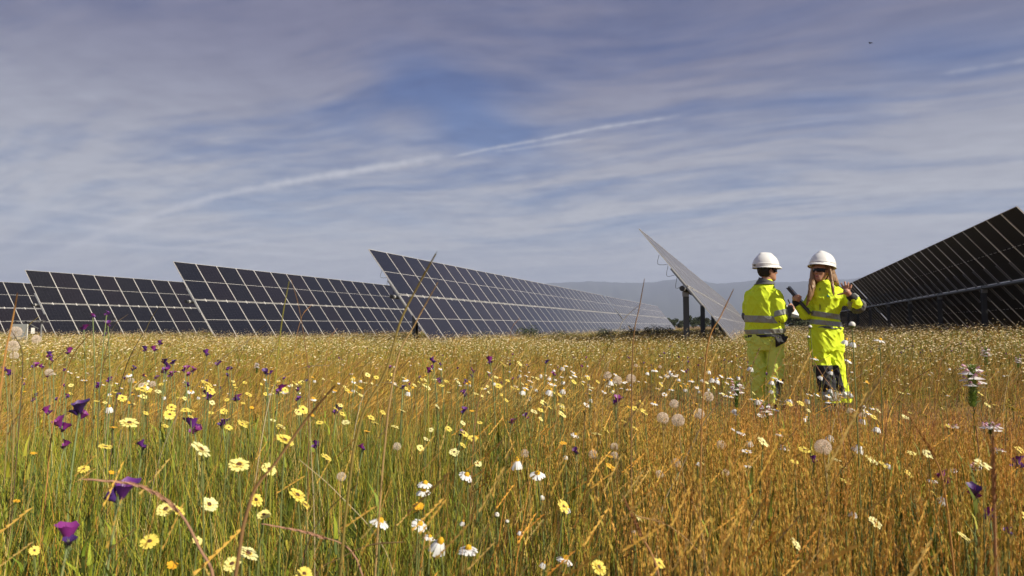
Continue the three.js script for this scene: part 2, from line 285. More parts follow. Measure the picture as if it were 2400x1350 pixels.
// a bird high up on the right
{
  const t = base('bird', 26.4, 21.7, -45, 0.4); tag(t, 'tiny dark bird gliding high in the sky above the pair', 'bird');
  const g = new THREE.SphereGeometry(0.5, 10, 8).scale(0.07, 0.06, 0.26), pos = g.attributes.position;
  for (let i = 0; i < pos.count; i++) { const z = pos.getZ(i); if (z > 0.14) { pos.setX(i, pos.getX(i) * 1.6); pos.setY(i, pos.getY(i) * 0.4); } if (z < -0.2) pos.setY(i, pos.getY(i) + 0.01); }
  part(t, 'body', g, M.black);
  for (const s of [-1, 1]) { const w = new THREE.BufferGeometry(); w.setAttribute('position', new THREE.Float32BufferAttribute([0, 0, -0.06, 0, 0, 0.05, s * 0.13, 0.05, -0.06, s * 0.13, 0.05, 0.02, s * 0.27, 0.02, 0.03], 3)); w.setIndex([0, 1, 2, 1, 3, 2, 2, 3, 4]); w.computeVertexNormals(); part(t, 'wing', w, M.black); }
}
// ---------------------------------------------------------------- distance fields and their surfaces
const cap = (x, y, z, a, b, ra, rb) => {
  const bx = b[0] - a[0], by = b[1] - a[1], bz = b[2] - a[2], px = x - a[0], py = y - a[1], pz = z - a[2];
  const t = clamp((px * bx + py * by + pz * bz) / (bx * bx + by * by + bz * bz), 0, 1);
  return Math.hypot(px - bx * t, py - by * t, pz - bz * t) - (ra + (rb - ra) * t);
};
const ell = (x, y, z, c, r) => {
  const a = (x - c[0]) / r[0], b = (y - c[1]) / r[1], d = (z - c[2]) / r[2], k0 = Math.hypot(a, b, d), k1 = Math.hypot(a / r[0], b / r[1], d / r[2]);
  return k1 < 1e-6 ? -Math.min(...r) : k0 * (k0 - 1) / k1;
};
const smin = (a, b, k) => { const h = Math.max(k - Math.abs(a - b), 0) / k; return Math.min(a, b) - h * h * k * 0.25; };
// a body of stacked ellipses: rows of [y, centre x, centre z, half width, half depth], turned by yaw
function stack(rows, yaw) {
  const c = Math.cos(yaw), s = Math.sin(yaw), n = rows.length;
  return (x, y, z) => {
    let i = 0; while (i < n - 2 && y > rows[i + 1][0]) i++;
    const A = rows[i], B = rows[i + 1], t = ss(0, 1, (y - A[0]) / (B[0] - A[0])), cx = lerp(A[1], B[1], t), cz = lerp(A[2], B[2], t), wx = lerp(A[3], B[3], t), wz = lerp(A[4], B[4], t);
    const dx = x - cx, dz = z - cz, u = (dx * c - dz * s) / wx, v = (dx * s + dz * c) / wz, e = Math.pow(Math.abs(u) ** 2.3 + Math.abs(v) ** 2.3, 1 / 2.3);
    return Math.max((e - 1) * Math.min(wx, wz), rows[0][0] - y, y - rows[n - 1][0]);
  };
}
function surface(fn, lo, hi, cell) {
  const nx = Math.ceil((hi[0] - lo[0]) / cell) + 1, ny = Math.ceil((hi[1] - lo[1]) / cell) + 1, nz = Math.ceil((hi[2] - lo[2]) / cell) + 1, f = new Float32Array(nx * ny * nz), id = new Int32Array(nx * ny * nz).fill(-1);
  const I = (i, j, k) => (k * ny + j) * nx + i;
  const B = 5, reach = B * cell * 0.87 + 0.035;                                   // blocks far from the surface are skipped
  for (let K = 0; K < nz; K += B) for (let J = 0; J < ny; J += B) for (let Q = 0; Q < nx; Q += B) {
    const mid = fn(lo[0] + (Q + B / 2 - 0.5) * cell, lo[1] + (J + B / 2 - 0.5) * cell, lo[2] + (K + B / 2 - 0.5) * cell), far = Math.abs(mid) > reach;
    for (let k = K; k < Math.min(K + B, nz); k++) for (let j = J; j < Math.min(J + B, ny); j++) for (let i = Q; i < Math.min(Q + B, nx); i++) f[I(i, j, k)] = far ? mid : fn(lo[0] + i * cell, lo[1] + j * cell, lo[2] + k * cell);
  }
  const pos = [], nor = [], idx = [];
  for (let k = 0; k < nz - 1; k++) for (let j = 0; j < ny - 1; j++) for (let i = 0; i < nx - 1; i++) {
    let m = 0, sx = 0, sy = 0, sz = 0;
    for (let e = 0; e < 12; e++) {
      const ax = e >> 2, p = e & 1, q = (e >> 1) & 1, o = [[0, p, q], [q, 0, p], [p, q, 0]][ax], o2 = [o[0] + (ax === 0), o[1] + (ax === 1), o[2] + (ax === 2)];
      const a = f[I(i + o[0], j + o[1], k + o[2])], b = f[I(i + o2[0], j + o2[1], k + o2[2])];
      if ((a < 0) !== (b < 0)) { const t = a / (a - b); sx += o[0] + (ax === 0 ? t : 0); sy += o[1] + (ax === 1 ? t : 0); sz += o[2] + (ax === 2 ? t : 0); m++; }
    }
    if (!m) continue;
    const x = lo[0] + (i + sx / m) * cell, y = lo[1] + (j + sy / m) * cell, z = lo[2] + (k + sz / m) * cell, h = cell * 0.5;
    const gx = fn(x + h, y, z) - fn(x - h, y, z), gy = fn(x, y + h, z) - fn(x, y - h, z), gz = fn(x, y, z + h) - fn(x, y, z - h), l = Math.hypot(gx, gy, gz) || 1;
    id[I(i, j, k)] = pos.length / 3; pos.push(x, y, z); nor.push(gx / l, gy / l, gz / l);
  }
  const quad = (a, b, c, d, flip) => { if (a < 0 || b < 0 || c < 0 || d < 0) return; flip ? idx.push(a, c, b, a, d, c) : idx.push(a, b, c, a, c, d); };
  for (let k = 1; k < nz - 1; k++) for (let j = 1; j < ny - 1; j++) for (let i = 1; i < nx - 1; i++) {
    const a = f[I(i, j, k)] < 0;
    if (a !== f[I(i + 1, j, k)] < 0) quad(id[I(i, j - 1, k - 1)], id[I(i, j, k - 1)], id[I(i, j, k)], id[I(i, j - 1, k)], !a);
    if (a !== f[I(i, j + 1, k)] < 0) quad(id[I(i - 1, j, k - 1)], id[I(i - 1, j, k)], id[I(i, j, k)], id[I(i, j, k - 1)], !a);
    if (a !== f[I(i, j, k + 1)] < 0) quad(id[I(i - 1, j - 1, k)], id[I(i, j - 1, k)], id[I(i, j, k)], id[I(i - 1, j, k)], !a);
  }
  const g = new THREE.BufferGeometry(); g.setAttribute('position', new THREE.Float32BufferAttribute(pos, 3)); g.setAttribute('normal', new THREE.Float32BufferAttribute(nor, 3)); g.setIndex(idx); return g;
}
const chain = (pts, rs, k = 0.03) => (x, y, z) => { let d = 9; for (let i = 1; i < pts.length; i++) d = smin(d, cap(x, y, z, pts[i - 1], pts[i], rs[i - 1], rs[i]), k); return d; };
const join = (fs, k) => (x, y, z) => { let d = 9; for (const f of fs) d = smin(d, f(x, y, z), k); return d; };
const crease = (n) => 1 - Math.abs(2 * n - 1);
const folds = (amp, sx = 11, sy = 6, o = 0) => (x, y, z) => amp * (0.55 * noise3(x * sx + y * 3 + o, y * sy - x * 4, z * sx + o) + 0.5 * crease(noise3(x * sx * 1.5 + y * 5 - o, y * sy * 1.4 - x * 6, z * sx * 1.5)) ** 2 + 0.3 * crease(noise3(x * sx * 2.9 + y * 9, y * sy * 2.6 + x * 9 + o, z * sx * 2.9)) ** 2 - 0.62);
// a frame on the head or helmet: takes a point of the person's space to (right, up, forward)
function frame(c, yaw, pitch = 0) {
  const cy = Math.cos(yaw), sy = Math.sin(yaw), cp = Math.cos(pitch), sp = Math.sin(pitch);
  return (fn) => (x, y, z) => { const dx = x - c[0], dy = y - c[1], dz = z - c[2], u = dx * cy - dz * sy, w = dx * sy + dz * cy; return fn(u, dy * cp - w * sp, dy * sp + w * cp); };
}
const skull = (x, y, z) => {
  let d = smin(ell(x, y, z, [0, 0.02, -0.012], [0.073, 0.105, 0.094]), ell(x, y, z, [0, -0.052, 0.022], [0.053, 0.062, 0.060]), 0.04);
  d = smin(d, cap(x, y, z, [-0.012, -0.094, 0.055], [0.012, -0.094, 0.055], 0.019, 0.019), 0.03);
  d = smin(d, ell(x, y, z, [0, 0.030, 0.066], [0.052, 0.016, 0.022]), 0.02);
  d = smin(d, cap(x, y, z, [0, 0.012, 0.084], [0, -0.026, 0.103], 0.008, 0.011), 0.014);
  d = smin(d, cap(x, y, z, [-0.010, -0.030, 0.090], [0.010, -0.030, 0.090], 0.008, 0.008), 0.012);
  d = smin(d, cap(x, y, z, [-0.017, -0.063, 0.074], [0.017, -0.063, 0.074], 0.008, 0.008), 0.012);
  for (const s of [-1, 1]) { d = smin(d, ell(x, y, z, [s * 0.040, -0.018, 0.060], [0.020, 0.018, 0.018]), 0.02); d = smin(d, ell(x, y, z, [s * 0.077, -0.008, -0.006], [0.011, 0.031, 0.020]), 0.008); }
  return d;
};
const shellHelmet = (x, y, z) => {
  const w = smin(ell(x, y, z, [0, 0, 0], [0.130, 0.158, 0.150]), cap(x, y, z, [0, 0.134, -0.05], [0, 0.134, 0.05], 0.024, 0.024), 0.03);
  const dome = Math.max(w, -y - 0.004, -ell(x, y, z, [0, -0.01, 0], [0.119, 0.149, 0.139]));
  const e = Math.hypot(x / 0.139, (z - 0.006) / (z > 0 ? 0.180 : 0.158)), drop = 0.024 * ss(0.86, 1.03, e), rim = Math.max((e - 1) * 0.14, Math.abs(y + drop) - 0.0045, (0.88 - e) * 0.13);
  const belt = Math.max(Math.abs(ell(x, y, z, [0, 0, 0], [0.131, 0.159, 0.151])) - 0.0012, Math.abs(y - 0.024) - 0.005);
  return smin(smin(dome, rim, 0.010), belt, 0.006);
};
const glasses = (x, y, z) => {
  const lens = Math.max(Math.abs(ell(x, y, z, [0, 0.004, 0.008], [0.076, 0.09, 0.093])) - 0.004, Math.abs(y - 0.006 + Math.abs(x) * 0.08) - 0.021 + Math.max(0, 0.016 - Math.abs(x)) * 0.5, 0.038 - z);
  let d = lens; for (const s of [-1, 1]) d = Math.min(d, cap(x, y, z, [s * 0.070, 0.016, 0.045], [s * 0.084, 0.012, -0.03], 0.004, 0.003));
  return d;
};
// a hand: wrist point, palm centre, palm normal handled by explicit finger chains [[base, knuckle, tip], ...]
const handField = (wrist, palm, pr, fingers) => {
  const parts = [(x, y, z) => cap(x, y, z, wrist, palm, 0.026, pr)];
  for (const f of fingers) parts.push(chain(f, f.map((_, i) => [0.0105, 0.0092, 0.0085, 0.0075][i]), 0.004));
  return join(parts, 0.010);
};
const HV = mat(0.74, 0.92, 0.02, 0.75, { sheen: 0.3, sheenColor: rgb(0.6, 0.8, 0.1), sheenRoughness: 0.6 }), HVT = mat(0.72, 0.82, 0.14, 0.8), SILVER = mat(0.30, 0.31, 0.27, 0.42, { metalness: 0.15 }), DARK = mat(0.022, 0.022, 0.027, 0.8), GREY = mat(0.10, 0.10, 0.105, 0.8);
const HELMET = mat(0.80, 0.80, 0.79, 0.28, { clearcoat: 0.3 }), LENS = mat(0.006, 0.006, 0.007, 0.12, { specularIntensity: 0.5 });
const bounds = (c, r) => [[c[0] - r, c[1] - r, c[2] - r], [c[0] + r, c[1] + r, c[2] + r]];
const face = (X, F) => Math.atan2(-X, F);
const inside = (root, g) => { g.applyMatrix4(new THREE.Matrix4().compose(root.position, root.quaternion, root.scale)); return g; };

// ---------------------------------------------------------------- the person with the notepad, seen from behind
{
  const X = 2.876, F = 7.2, root = base('person', X, ground(X, -F), -F, face(X, F));
  tag(root, 'person seen from behind in yellow work clothes and white helmet, writing on a notepad', 'person');
  const yaw = degToRad(-30), skin = mat(0.47, 0.235, 0.15, 0.55);
  const torso = stack([[0.80, 0.018, 0, 0.215, 0.150], [0.86, 0.016, 0, 0.214, 0.150], [0.95, 0.012, 0, 0.212, 0.150], [1.06, 0.006, 0, 0.208, 0.150], [1.17, 0.0, 0, 0.200, 0.148], [1.26, 0.0, 0, 0.178, 0.136], [1.35, 0.012, 0, 0.125, 0.104], [1.45, 0.03, -0.02, 0.078, 0.078]], yaw);
  const sR = [0.130, 1.275, 0.075], eR = [0.184, 1.030, 0.140], wR = [0.290, 1.115, -0.07], sL = [-0.122, 1.275, -0.075], eL = [-0.160, 1.05, -0.13], wL = [0.05, 1.04, -0.30];
  const armR = chain([sR, [0.172, 1.16, 0.112], eR], [0.078, 0.073, 0.066]), armL = chain([sL, [-0.150, 1.17, -0.10], eL], [0.074, 0.066, 0.060]);
  const fold = folds(0.022, 9, 5, 2), jf = join([torso, armR, armL], 0.024), jacket = (x, y, z) => jf(x, y, z) - fold(x, y, z) - 0.006 * Math.sin(y * 38 + x * 14 + 3 * noise3(x * 6, y * 6, z * 6)) * ss(1.0, 0.85, y);
  const headC = [0.066, 1.555, -0.01], hy = degToRad(180 - 62), H = frame(headC, hy, 0.10);
  const hand = handField(wR, [0.300, 1.145, -0.145], 0.030, [
    [[0.285, 1.165, -0.165], [0.305, 1.185, -0.195], [0.325, 1.165, -0.205]], [[0.30, 1.16, -0.17], [0.325, 1.165, -0.20], [0.332, 1.14, -0.205]],
    [[0.312, 1.145, -0.17], [0.335, 1.14, -0.198], [0.333, 1.115, -0.198]], [[0.318, 1.130, -0.165], [0.338, 1.12, -0.188], [0.330, 1.10, -0.185]], [[0.275, 1.150, -0.14], [0.285, 1.168, -0.17], [0.308, 1.160, -0.196]]]);
  const core = (x, y, z) => smin(torso(x, y, z) + 0.035, smin(chain([sR, eR, wR], [0.055, 0.047, 0.028])(x, y, z), chain([sL, eL, wL], [0.055, 0.047, 0.028])(x, y, z), 0.03), 0.04);
  const hipL = [-0.090, 0.80, -0.03], kneeL = [-0.060, 0.45, 0.015], footL = [-0.070, 0.09, -0.02], hipR = [0.100, 0.80, 0.035], kneeR = [0.120, 0.45, 0.055], footR = [0.085, 0.09, 0.09];
  const legs = join([chain([hipL, kneeL, footL], [0.085, 0.06, 0.045]), chain([hipR, kneeR, footR], [0.085, 0.06, 0.045]), core, chain([[0.035, 1.36, 0.0], [0.055, 1.49, -0.01]], [0.065, 0.058])], 0.04);
  const headF = H(skull);
  part(root, 'body', mergeGeometries([surface(legs, [-0.36, 0.03, -0.4], [0.42, 1.56, 0.28], 0.014), surface(headF, ...bounds(headC, 0.15), 0.0045), surface(hand, ...bounds([0.305, 1.14, -0.15], 0.085), 0.0035)]), skin);
  part(root, 'jacket', surface((x, y, z) => Math.max(jacket(x, y, z), 0.80 - y), [-0.36, 0.78, -0.28], [0.40, 1.50, 0.30], 0.0085), HV);
  const slab = (f, off, lo, hi, tilt = 0) => (x, y, z) => { const q = y + tilt * x; return Math.max(f(x, y, z) - off, lo - q, q - hi); };
  const tf = (x, y, z) => torso(x, y, z) - fold(x, y, z) - 0.006 * Math.sin(y * 38 + x * 14 + 3 * noise3(x * 6, y * 6, z * 6)) * ss(1.0, 0.85, y);
  for (const [lo, hi, tilt] of [[0.965, 1.045, 0.05], [0.838, 0.893, -0.04]]) part(root, 'reflective_band', surface(slab(tf, 0.006, lo, hi, tilt), [-0.3, lo - 0.04, -0.28], [0.3, hi + 0.04, 0.28], 0.0075), SILVER);
  part(root, 'jacket_hem', surface(slab(tf, 0.004, 0.802, 0.836, -0.04), [-0.3, 0.78, -0.28], [0.3, 0.86, 0.28], 0.0075), DARK);
  // band and dark cuff of the bent sleeve
  const ax = [eR[0] - sR[0], eR[1] - sR[1], eR[2] - sR[2]], al = Math.hypot(...ax), tOf = (x, y, z) => ((x - sR[0]) * ax[0] + (y - sR[1]) * ax[1] + (z - sR[2]) * ax[2]) / (al * al);
  part(root, 'sleeve_band', surface((x, y, z) => { const t = tOf(x, y, z) - 0.25 * (z - 0.12); return Math.max(armR(x, y, z) - fold(x, y, z) - 0.007, (0.74 - t) * al, (t - 0.98) * al); }, [0.08, 0.92, -0.02], [0.36, 1.28, 0.28], 0.007), SILVER);
  part(root, 'sleeve', surface((x, y, z) => chain([[eR[0] + 0.004, eR[1] - 0.012, eR[2]], [0.240, 1.060, 0.03], wR], [0.060, 0.050, 0.038])(x, y, z) - 0.5 * fold(x, y, z), [0.10, 0.9, -0.16], [0.4, 1.2, 0.28], 0.008), GREY);
  part(root, 'sleeve', surface((x, y, z) => chain([eL, [-0.1, 1.03, -0.26], wL], [0.072, 0.060, 0.042])(x, y, z) - 0.5 * fold(x, y, z), [-0.34, 0.9, -0.42], [0.14, 1.2, 0.0], 0.009), GREY);
  part(root, 'hand', surface(handField(wL, [0.12, 1.05, -0.31], 0.03, [[[0.14, 1.06, -0.30], [0.18, 1.065, -0.29], [0.21, 1.06, -0.28]], [[0.14, 1.05, -0.32], [0.185, 1.05, -0.315], [0.22, 1.05, -0.31]], [[0.14, 1.04, -0.33], [0.185, 1.038, -0.33], [0.215, 1.04, -0.325]], [[0.135, 1.03, -0.335], [0.175, 1.028, -0.34], [0.2, 1.03, -0.338]], [[0.11, 1.07, -0.295], [0.14, 1.088, -0.28], [0.17, 1.092, -0.275]]]), [0.02, 0.98, -0.38], [0.26, 1.13, -0.24], 0.004), skin);
  const collarF = stack([[1.385, 0.02, 0, 0.125, 0.112], [1.43, 0.035, -0.012, 0.088, 0.088], [1.485, 0.050, -0.02, 0.074, 0.078]], yaw);
  part(root, 'collar', surface((x, y, z) => Math.max(Math.abs(collarF(x, y, z)) - 0.006, 1.405 - y, y - 1.462 + (x - 0.05) * 0.35), [-0.14, 1.37, -0.16], [0.2, 1.52, 0.16], 0.006), GREY);
  // trousers
  const pelvis = stack([[0.66, 0.005, 0, 0.178, 0.135], [0.75, 0.01, 0.0, 0.198, 0.145], [0.86, 0.014, 0, 0.202, 0.142]], yaw);
  const tfold = folds(0.040, 8, 7, 9), trf = join([pelvis, chain([hipL, kneeL, [footL[0], 0.07, footL[2]]], [0.108, 0.078, 0.066]), chain([hipR, kneeR, [footR[0], 0.07, footR[2]]], [0.110, 0.082, 0.066])], 0.016);
  part(root, 'trousers', surface((x, y, z) => Math.max(trf(x, y, z) - tfold(x, y, z), 0.06 - y, y - 0.84), [-0.32, 0.04, -0.24], [0.34, 0.86, 0.28], 0.009), HVT);
  part(root, 'pocket_flap', surface((x, y, z) => Math.max(trf(x, y, z) - tfold(x, y, z) - 0.007, Math.abs(y - 0.735) - 0.022, Math.abs(x + 0.02) - 0.085, -z), [-0.2, 0.68, -0.05], [0.15, 0.8, 0.28], 0.006), HVT);
  part(root, 'tool_pouch', surface((x, y, z) => Math.max(trf(x, y, z) - tfold(x, y, z) - 0.022, 0.715 + (x - 0.17) * 0.6 - y, y - 0.815, 0.125 - x), [0.08, 0.66, -0.2], [0.32, 0.83, 0.26], 0.007), DARK);
  part(root, 'knee_panel', surface((x, y, z) => Math.max(chain([kneeR, footR], [0.082, 0.066])(x, y, z) - tfold(x, y, z) - 0.006, 0.10 - y, y - 0.34, 0.115 - x), [0.02, 0.06, -0.12], [0.3, 0.38, 0.24], 0.008), DARK);
  for (const f of [footL, footR]) part(root, 'boot', surface((x, y, z) => Math.max(smin(cap(x, y, z, [f[0], 0.045, f[2]], [f[0] + 0.10, 0.04, f[2] - 0.13], 0.048, 0.042), cap(x, y, z, f, [f[0], 0.05, f[2]], 0.055, 0.05), 0.04), -y), [f[0] - 0.1, -0.02, f[2] - 0.22], [f[0] + 0.2, 0.18, f[2] + 0.1], 0.009), DARK);
  // head wear
  part(root, 'hair', surface(H((x, y, z) => Math.max(ell(x, y, z, [0, 0.024, -0.018], [0.080, 0.108, 0.100]) - 0.003 * noise3(x * 90, y * 90, z * 90), z - 0.035 + 0.35 * Math.max(0, -y), -y - 0.075 - z * 0.3, -ell(x, y, z, [0.08, -0.01, 0.0], [0.03, 0.036, 0.026]), -ell(x, y, z, [-0.08, -0.01, 0.0], [0.03, 0.036, 0.026]))), ...bounds(headC, 0.14), 0.005), mat(0.014, 0.011, 0.009, 0.6));
  part(root, 'sunglasses', surface(H(glasses), ...bounds(headC, 0.12), 0.0035), LENS);
  const hc = [0.044, 1.612, 0.0], HF = frame(hc, hy, -0.03), hm = part(root, 'helmet', surface(HF(shellHelmet), [hc[0] - 0.2, hc[1] - 0.06, hc[2] - 0.2], [hc[0] + 0.2, hc[1] + 0.17, hc[2] + 0.2], 0.0045), HELMET);
  part(hm, 'maker_label', boxG(0.030, 0.012, 0.003).rotateY(-0.72).translate(hc[0] - 0.118, hc[1] + 0.012, hc[2] + 0.103), DARK);

  // what this person holds
  const pad = base('notepad', 0, 0, 0); tag(pad, 'white paper notepad held open by the person seen from behind', 'notepad');
  const padPlace = new THREE.Matrix4().compose(V(0.352, 1.092, -0.205), new THREE.Quaternion().setFromEuler(new THREE.Euler(0.75, 0.25, -0.30)), V(1, 1, 1));
  const rp = new THREE.Matrix4().compose(root.position, root.quaternion, V(1, 1, 1));
  rp.clone().multiply(padPlace).decompose(pad.position, pad.quaternion, pad.scale);
  part(pad, 'backing_board', boxG(0.152, 0.003, 0.215, 0, -0.006, 0), mat(0.25, 0.2, 0.14, 0.8));
  part(pad, 'paper_block', boxG(0.148, 0.007, 0.210, 0, 0.0, 0), mat(0.80, 0.80, 0.80, 0.7));
  part(pad, 'top_sheet', new THREE.PlaneGeometry(0.146, 0.205, 6, 8).rotateX(-Math.PI / 2).translate(0, 0.0055, 0), mat(0.82, 0.82, 0.83, 0.7));
  const pen = base('marker_pen', 0, 0, 0); tag(pen, 'black marker pen in the writing hand of the person seen from behind', 'pen');
  pen.position.copy(root.position); pen.quaternion.copy(root.quaternion);
  part(pen, 'barrel', barG(V(0.318, 1.135, -0.206), V(0.276, 1.236, -0.180), 0.0065, 0.0075, 10), M.black); part(pen, 'tip', barG(V(0.327, 1.112, -0.212), V(0.318, 1.135, -0.206), 0.002, 0.005, 8), M.cap);
}

// ---------------------------------------------------------------- the woman facing the camera
{
  const X = 3.455, F = 6.9, root = base('person', X, ground(X, -F), -F, face(X, F));
  tag(root, 'long haired person in yellow work clothes, white helmet and sunglasses, gesturing with one hand', 'person');
  const yaw = degToRad(16), skin = mat(0.50, 0.255, 0.165, 0.5);
  const torso = stack([[0.89, -0.014, 0, 0.166, 0.130], [0.94, -0.020, 0, 0.156, 0.122], [1.02, -0.014, 0, 0.142, 0.114], [1.12, 0.004, 0.005, 0.144, 0.122], [1.22, 0.012, 0.012, 0.148, 0.130], [1.28, 0.010, 0.0, 0.140, 0.116], [1.35, -0.005, -0.005, 0.100, 0.090], [1.43, -0.025, 0, 0.060, 0.064]], yaw);
  const sA = [0.122, 1.285, -0.01], eA = [0.300, 1.140, 0.045], wA = [0.232, 1.238, 0.235], sB = [-0.108, 1.285, 0.01], eB = [-0.205, 1.060, 0.01], wB = [-0.300, 1.195, 0.06];
  const upA = chain([sA, [0.215, 1.215, 0.0], eA], [0.066, 0.064, 0.062]), foreA = chain([eA, [0.275, 1.18, 0.14], [0.248, 1.226, 0.212]], [0.062, 0.056, 0.046]), upB = chain([sB, [-0.155, 1.18, 0.0], eB], [0.064, 0.060, 0.058]), foreB = chain([eB, [-0.255, 1.13, 0.04]], [0.060, 0.052]);
  const fold = folds(0.024, 9, 6, 21), jf = join([torso, upA, foreA, upB, foreB], 0.035);
  const jacket = (x, y, z) => jf(x, y, z) - fold(x, y, z) - 0.007 * Math.sin(y * 30 - x * 26 + 4 * noise3(x * 6, y * 6, z * 6)) * ss(1.2, 0.98, y);
  const headC = [-0.040, 1.528, 0.02], hy = degToRad(-29), H = frame(headC, hy, 0.06);
  const palm = [0.196, 1.285, 0.272];
  const handA = handField(wA, palm, 0.033, [
    [[0.178, 1.312, 0.275], [0.160, 1.345, 0.285], [0.150, 1.372, 0.282]], [[0.192, 1.318, 0.277], [0.187, 1.355, 0.290], [0.184, 1.386, 0.284]], [[0.206, 1.314, 0.275], [0.212, 1.347, 0.288], [0.215, 1.376, 0.282]],
    [[0.220, 1.302, 0.268], [0.234, 1.326, 0.280], [0.243, 1.350, 0.276]], [[0.180, 1.270, 0.280], [0.148, 1.262, 0.298], [0.116, 1.254, 0.302]]]);
  const handB = handField(wB, [-0.306, 1.238, 0.085], 0.030, [
    [[-0.298, 1.262, 0.100], [-0.266, 1.262, 0.128], [-0.242, 1.245, 0.115]], [[-0.302, 1.250, 0.108], [-0.270, 1.245, 0.132], [-0.248, 1.228, 0.118]], [[-0.306, 1.236, 0.110], [-0.277, 1.226, 0.130], [-0.256, 1.212, 0.116]],
    [[-0.310, 1.222, 0.106], [-0.285, 1.208, 0.122], [-0.268, 1.198, 0.110]], [[-0.318, 1.262, 0.080], [-0.332, 1.292, 0.085], [-0.328, 1.316, 0.082]]]);
  const hipA = [-0.078, 0.80, 0.03], kneeA = [-0.050, 0.47, 0.06], footA = [0.025, 0.09, 0.08], hipB = [0.050, 0.80, -0.02], kneeB = [0.082, 0.47, -0.02], footB = [0.140, 0.09, -0.03];
  const bodyF = join([(x, y, z) => torso(x, y, z) + 0.03, chain([sA, eA, wA], [0.05, 0.042, 0.026]), chain([sB, eB, wB], [0.05, 0.042, 0.026]), chain([hipA, kneeA, footA], [0.085, 0.058, 0.042]), chain([hipB, kneeB, footB], [0.085, 0.058, 0.042]), chain([[-0.035, 1.34, 0.0], [-0.05, 1.47, 0.0]], [0.055, 0.050])], 0.04);
  part(root, 'body', mergeGeometries([surface(bodyF, [-0.4, 0.03, -0.22], [0.44, 1.54, 0.3], 0.014), surface(H(skull), ...bounds(headC, 0.15), 0.0042), surface(handA, [0.08, 1.2, 0.18], [0.29, 1.41, 0.33], 0.0035), surface(handB, [-0.4, 1.14, 0.02], [-0.22, 1.35, 0.16], 0.0035)]), skin);
  part(root, 'lips', surface(H((x, y, z) => smin(ell(x, y, z, [0, -0.060, 0.082], [0.020, 0.0055, 0.007]), ell(x, y, z, [0, -0.068, 0.081], [0.017, 0.0055, 0.007]), 0.003)), ...bounds(headC, 0.13), 0.0035), mat(0.36, 0.10, 0.085, 0.45));
  part(root, 'jacket', surface((x, y, z) => Math.max(jacket(x, y, z), 0.90 - y), [-0.36, 0.87, -0.22], [0.46, 1.46, 0.32], 0.0085), HV);
  const tfb = (x, y, z) => torso(x, y, z) - fold(x, y, z) - 0.007 * Math.sin(y * 30 - x * 26 + 4 * noise3(x * 6, y * 6, z * 6)) * ss(1.2, 0.98, y);
  const slab = (f, off, lo, hi, tilt) => (x, y, z) => { const q = y + tilt * x; return Math.max(f(x, y, z) - off, lo - q, q - hi); };
  for (const [lo, hi, tilt] of [[1.012, 1.072, 0.17], [0.930, 0.984, 0.12]]) part(root, 'reflective_band', surface(slab(tfb, 0.006, lo, hi, tilt), [-0.28, lo - 0.07, -0.22], [0.26, hi + 0.07, 0.22], 0.007), SILVER);
  part(root, 'waistband', surface(slab((x, y, z) => torso(x, y, z) - fold(x, y, z), 0.002, 0.897, 0.925, 0.09), [-0.28, 0.86, -0.22], [0.24, 0.96, 0.22], 0.007), GREY);
  // sleeves: bands, elbow patch, cuffs
  const along2 = (a, b) => { const d = [b[0] - a[0], b[1] - a[1], b[2] - a[2]], l2 = d[0] ** 2 + d[1] ** 2 + d[2] ** 2; return [(x, y, z) => ((x - a[0]) * d[0] + (y - a[1]) * d[1] + (z - a[2]) * d[2]) / l2, Math.sqrt(l2)]; };
  const [tA, lA] = along2(sA, eA), [tB, lB] = along2(sB, eB);
  part(root, 'sleeve_band', surface((x, y, z) => Math.max(smin(upA(x, y, z), foreA(x, y, z), 0.05) - fold(x, y, z) - 0.006, (0.72 - tA(x, y, z)) * lA, (tA(x, y, z) - 0.94) * lA), [0.14, 1.0, -0.12], [0.46, 1.34, 0.24], 0.007), SILVER);
  part(root, 'elbow_patch', surface((x, y, z) => Math.max(smin(upA(x, y, z), foreA(x, y, z), 0.05) - fold(x, y, z) - 0.008, (0.97 - tA(x, y, z)) * lA, z - 0.12), [0.2, 1.0, -0.12], [0.47, 1.32, 0.24], 0.007), GREY);
  part(root, 'cuff', surface(chain([[0.252, 1.222, 0.205], [0.236, 1.234, 0.230]], [0.050, 0.044]), [0.16, 1.14, 0.13], [0.32, 1.31, 0.3], 0.006), DARK);
  part(root, 'sleeve_band', surface((x, y, z) => Math.max(upB(x, y, z) - fold(x, y, z) - 0.006, (0.70 - tB(x, y, z)) * lB, (tB(x, y, z) - 0.92) * lB), [-0.36, 0.96, -0.12], [-0.1, 1.24, 0.14], 0.007), SILVER);
  part(root, 'cuff', surface((x, y, z) => chain([[-0.240, 1.100, 0.025], wB], [0.052, 0.036])(x, y, z) - 0.4 * fold(x, y, z), [-0.4, 1.0, -0.08], [-0.18, 1.25, 0.13], 0.007), DARK);
  part(root, 'collar', surface((x, y, z) => Math.max(Math.abs(stack([[1.36, -0.03, 0.0, 0.105, 0.098], [1.43, -0.045, 0.0, 0.066, 0.072], [1.47, -0.05, 0, 0.066, 0.072]], yaw)(x, y, z)) - 0.006, 1.37 - y, y - 1.420 - z * 0.2 + Math.max(0, z) * 0.75), [-0.16, 1.34, -0.14], [0.1, 1.48, 0.14], 0.0055), HV);
  part(root, 'zip', barG(V(-0.055, 1.34, 0.100), V(-0.060, 1.10, 0.135), 0.004, 0.004, 5), DARK);
  // the small emblem on the chest
  part(root, 'chest_emblem', merge([new THREE.CircleGeometry(0.011, 14).translate(0, 0, 0.002), boxG(0.034, 0.006, 0.002, 0.030, 0.0, 0.001)]).rotateY(0.15).translate(0.022, 1.248, 0.150), mat(0.02, 0.22, 0.24, 0.7));
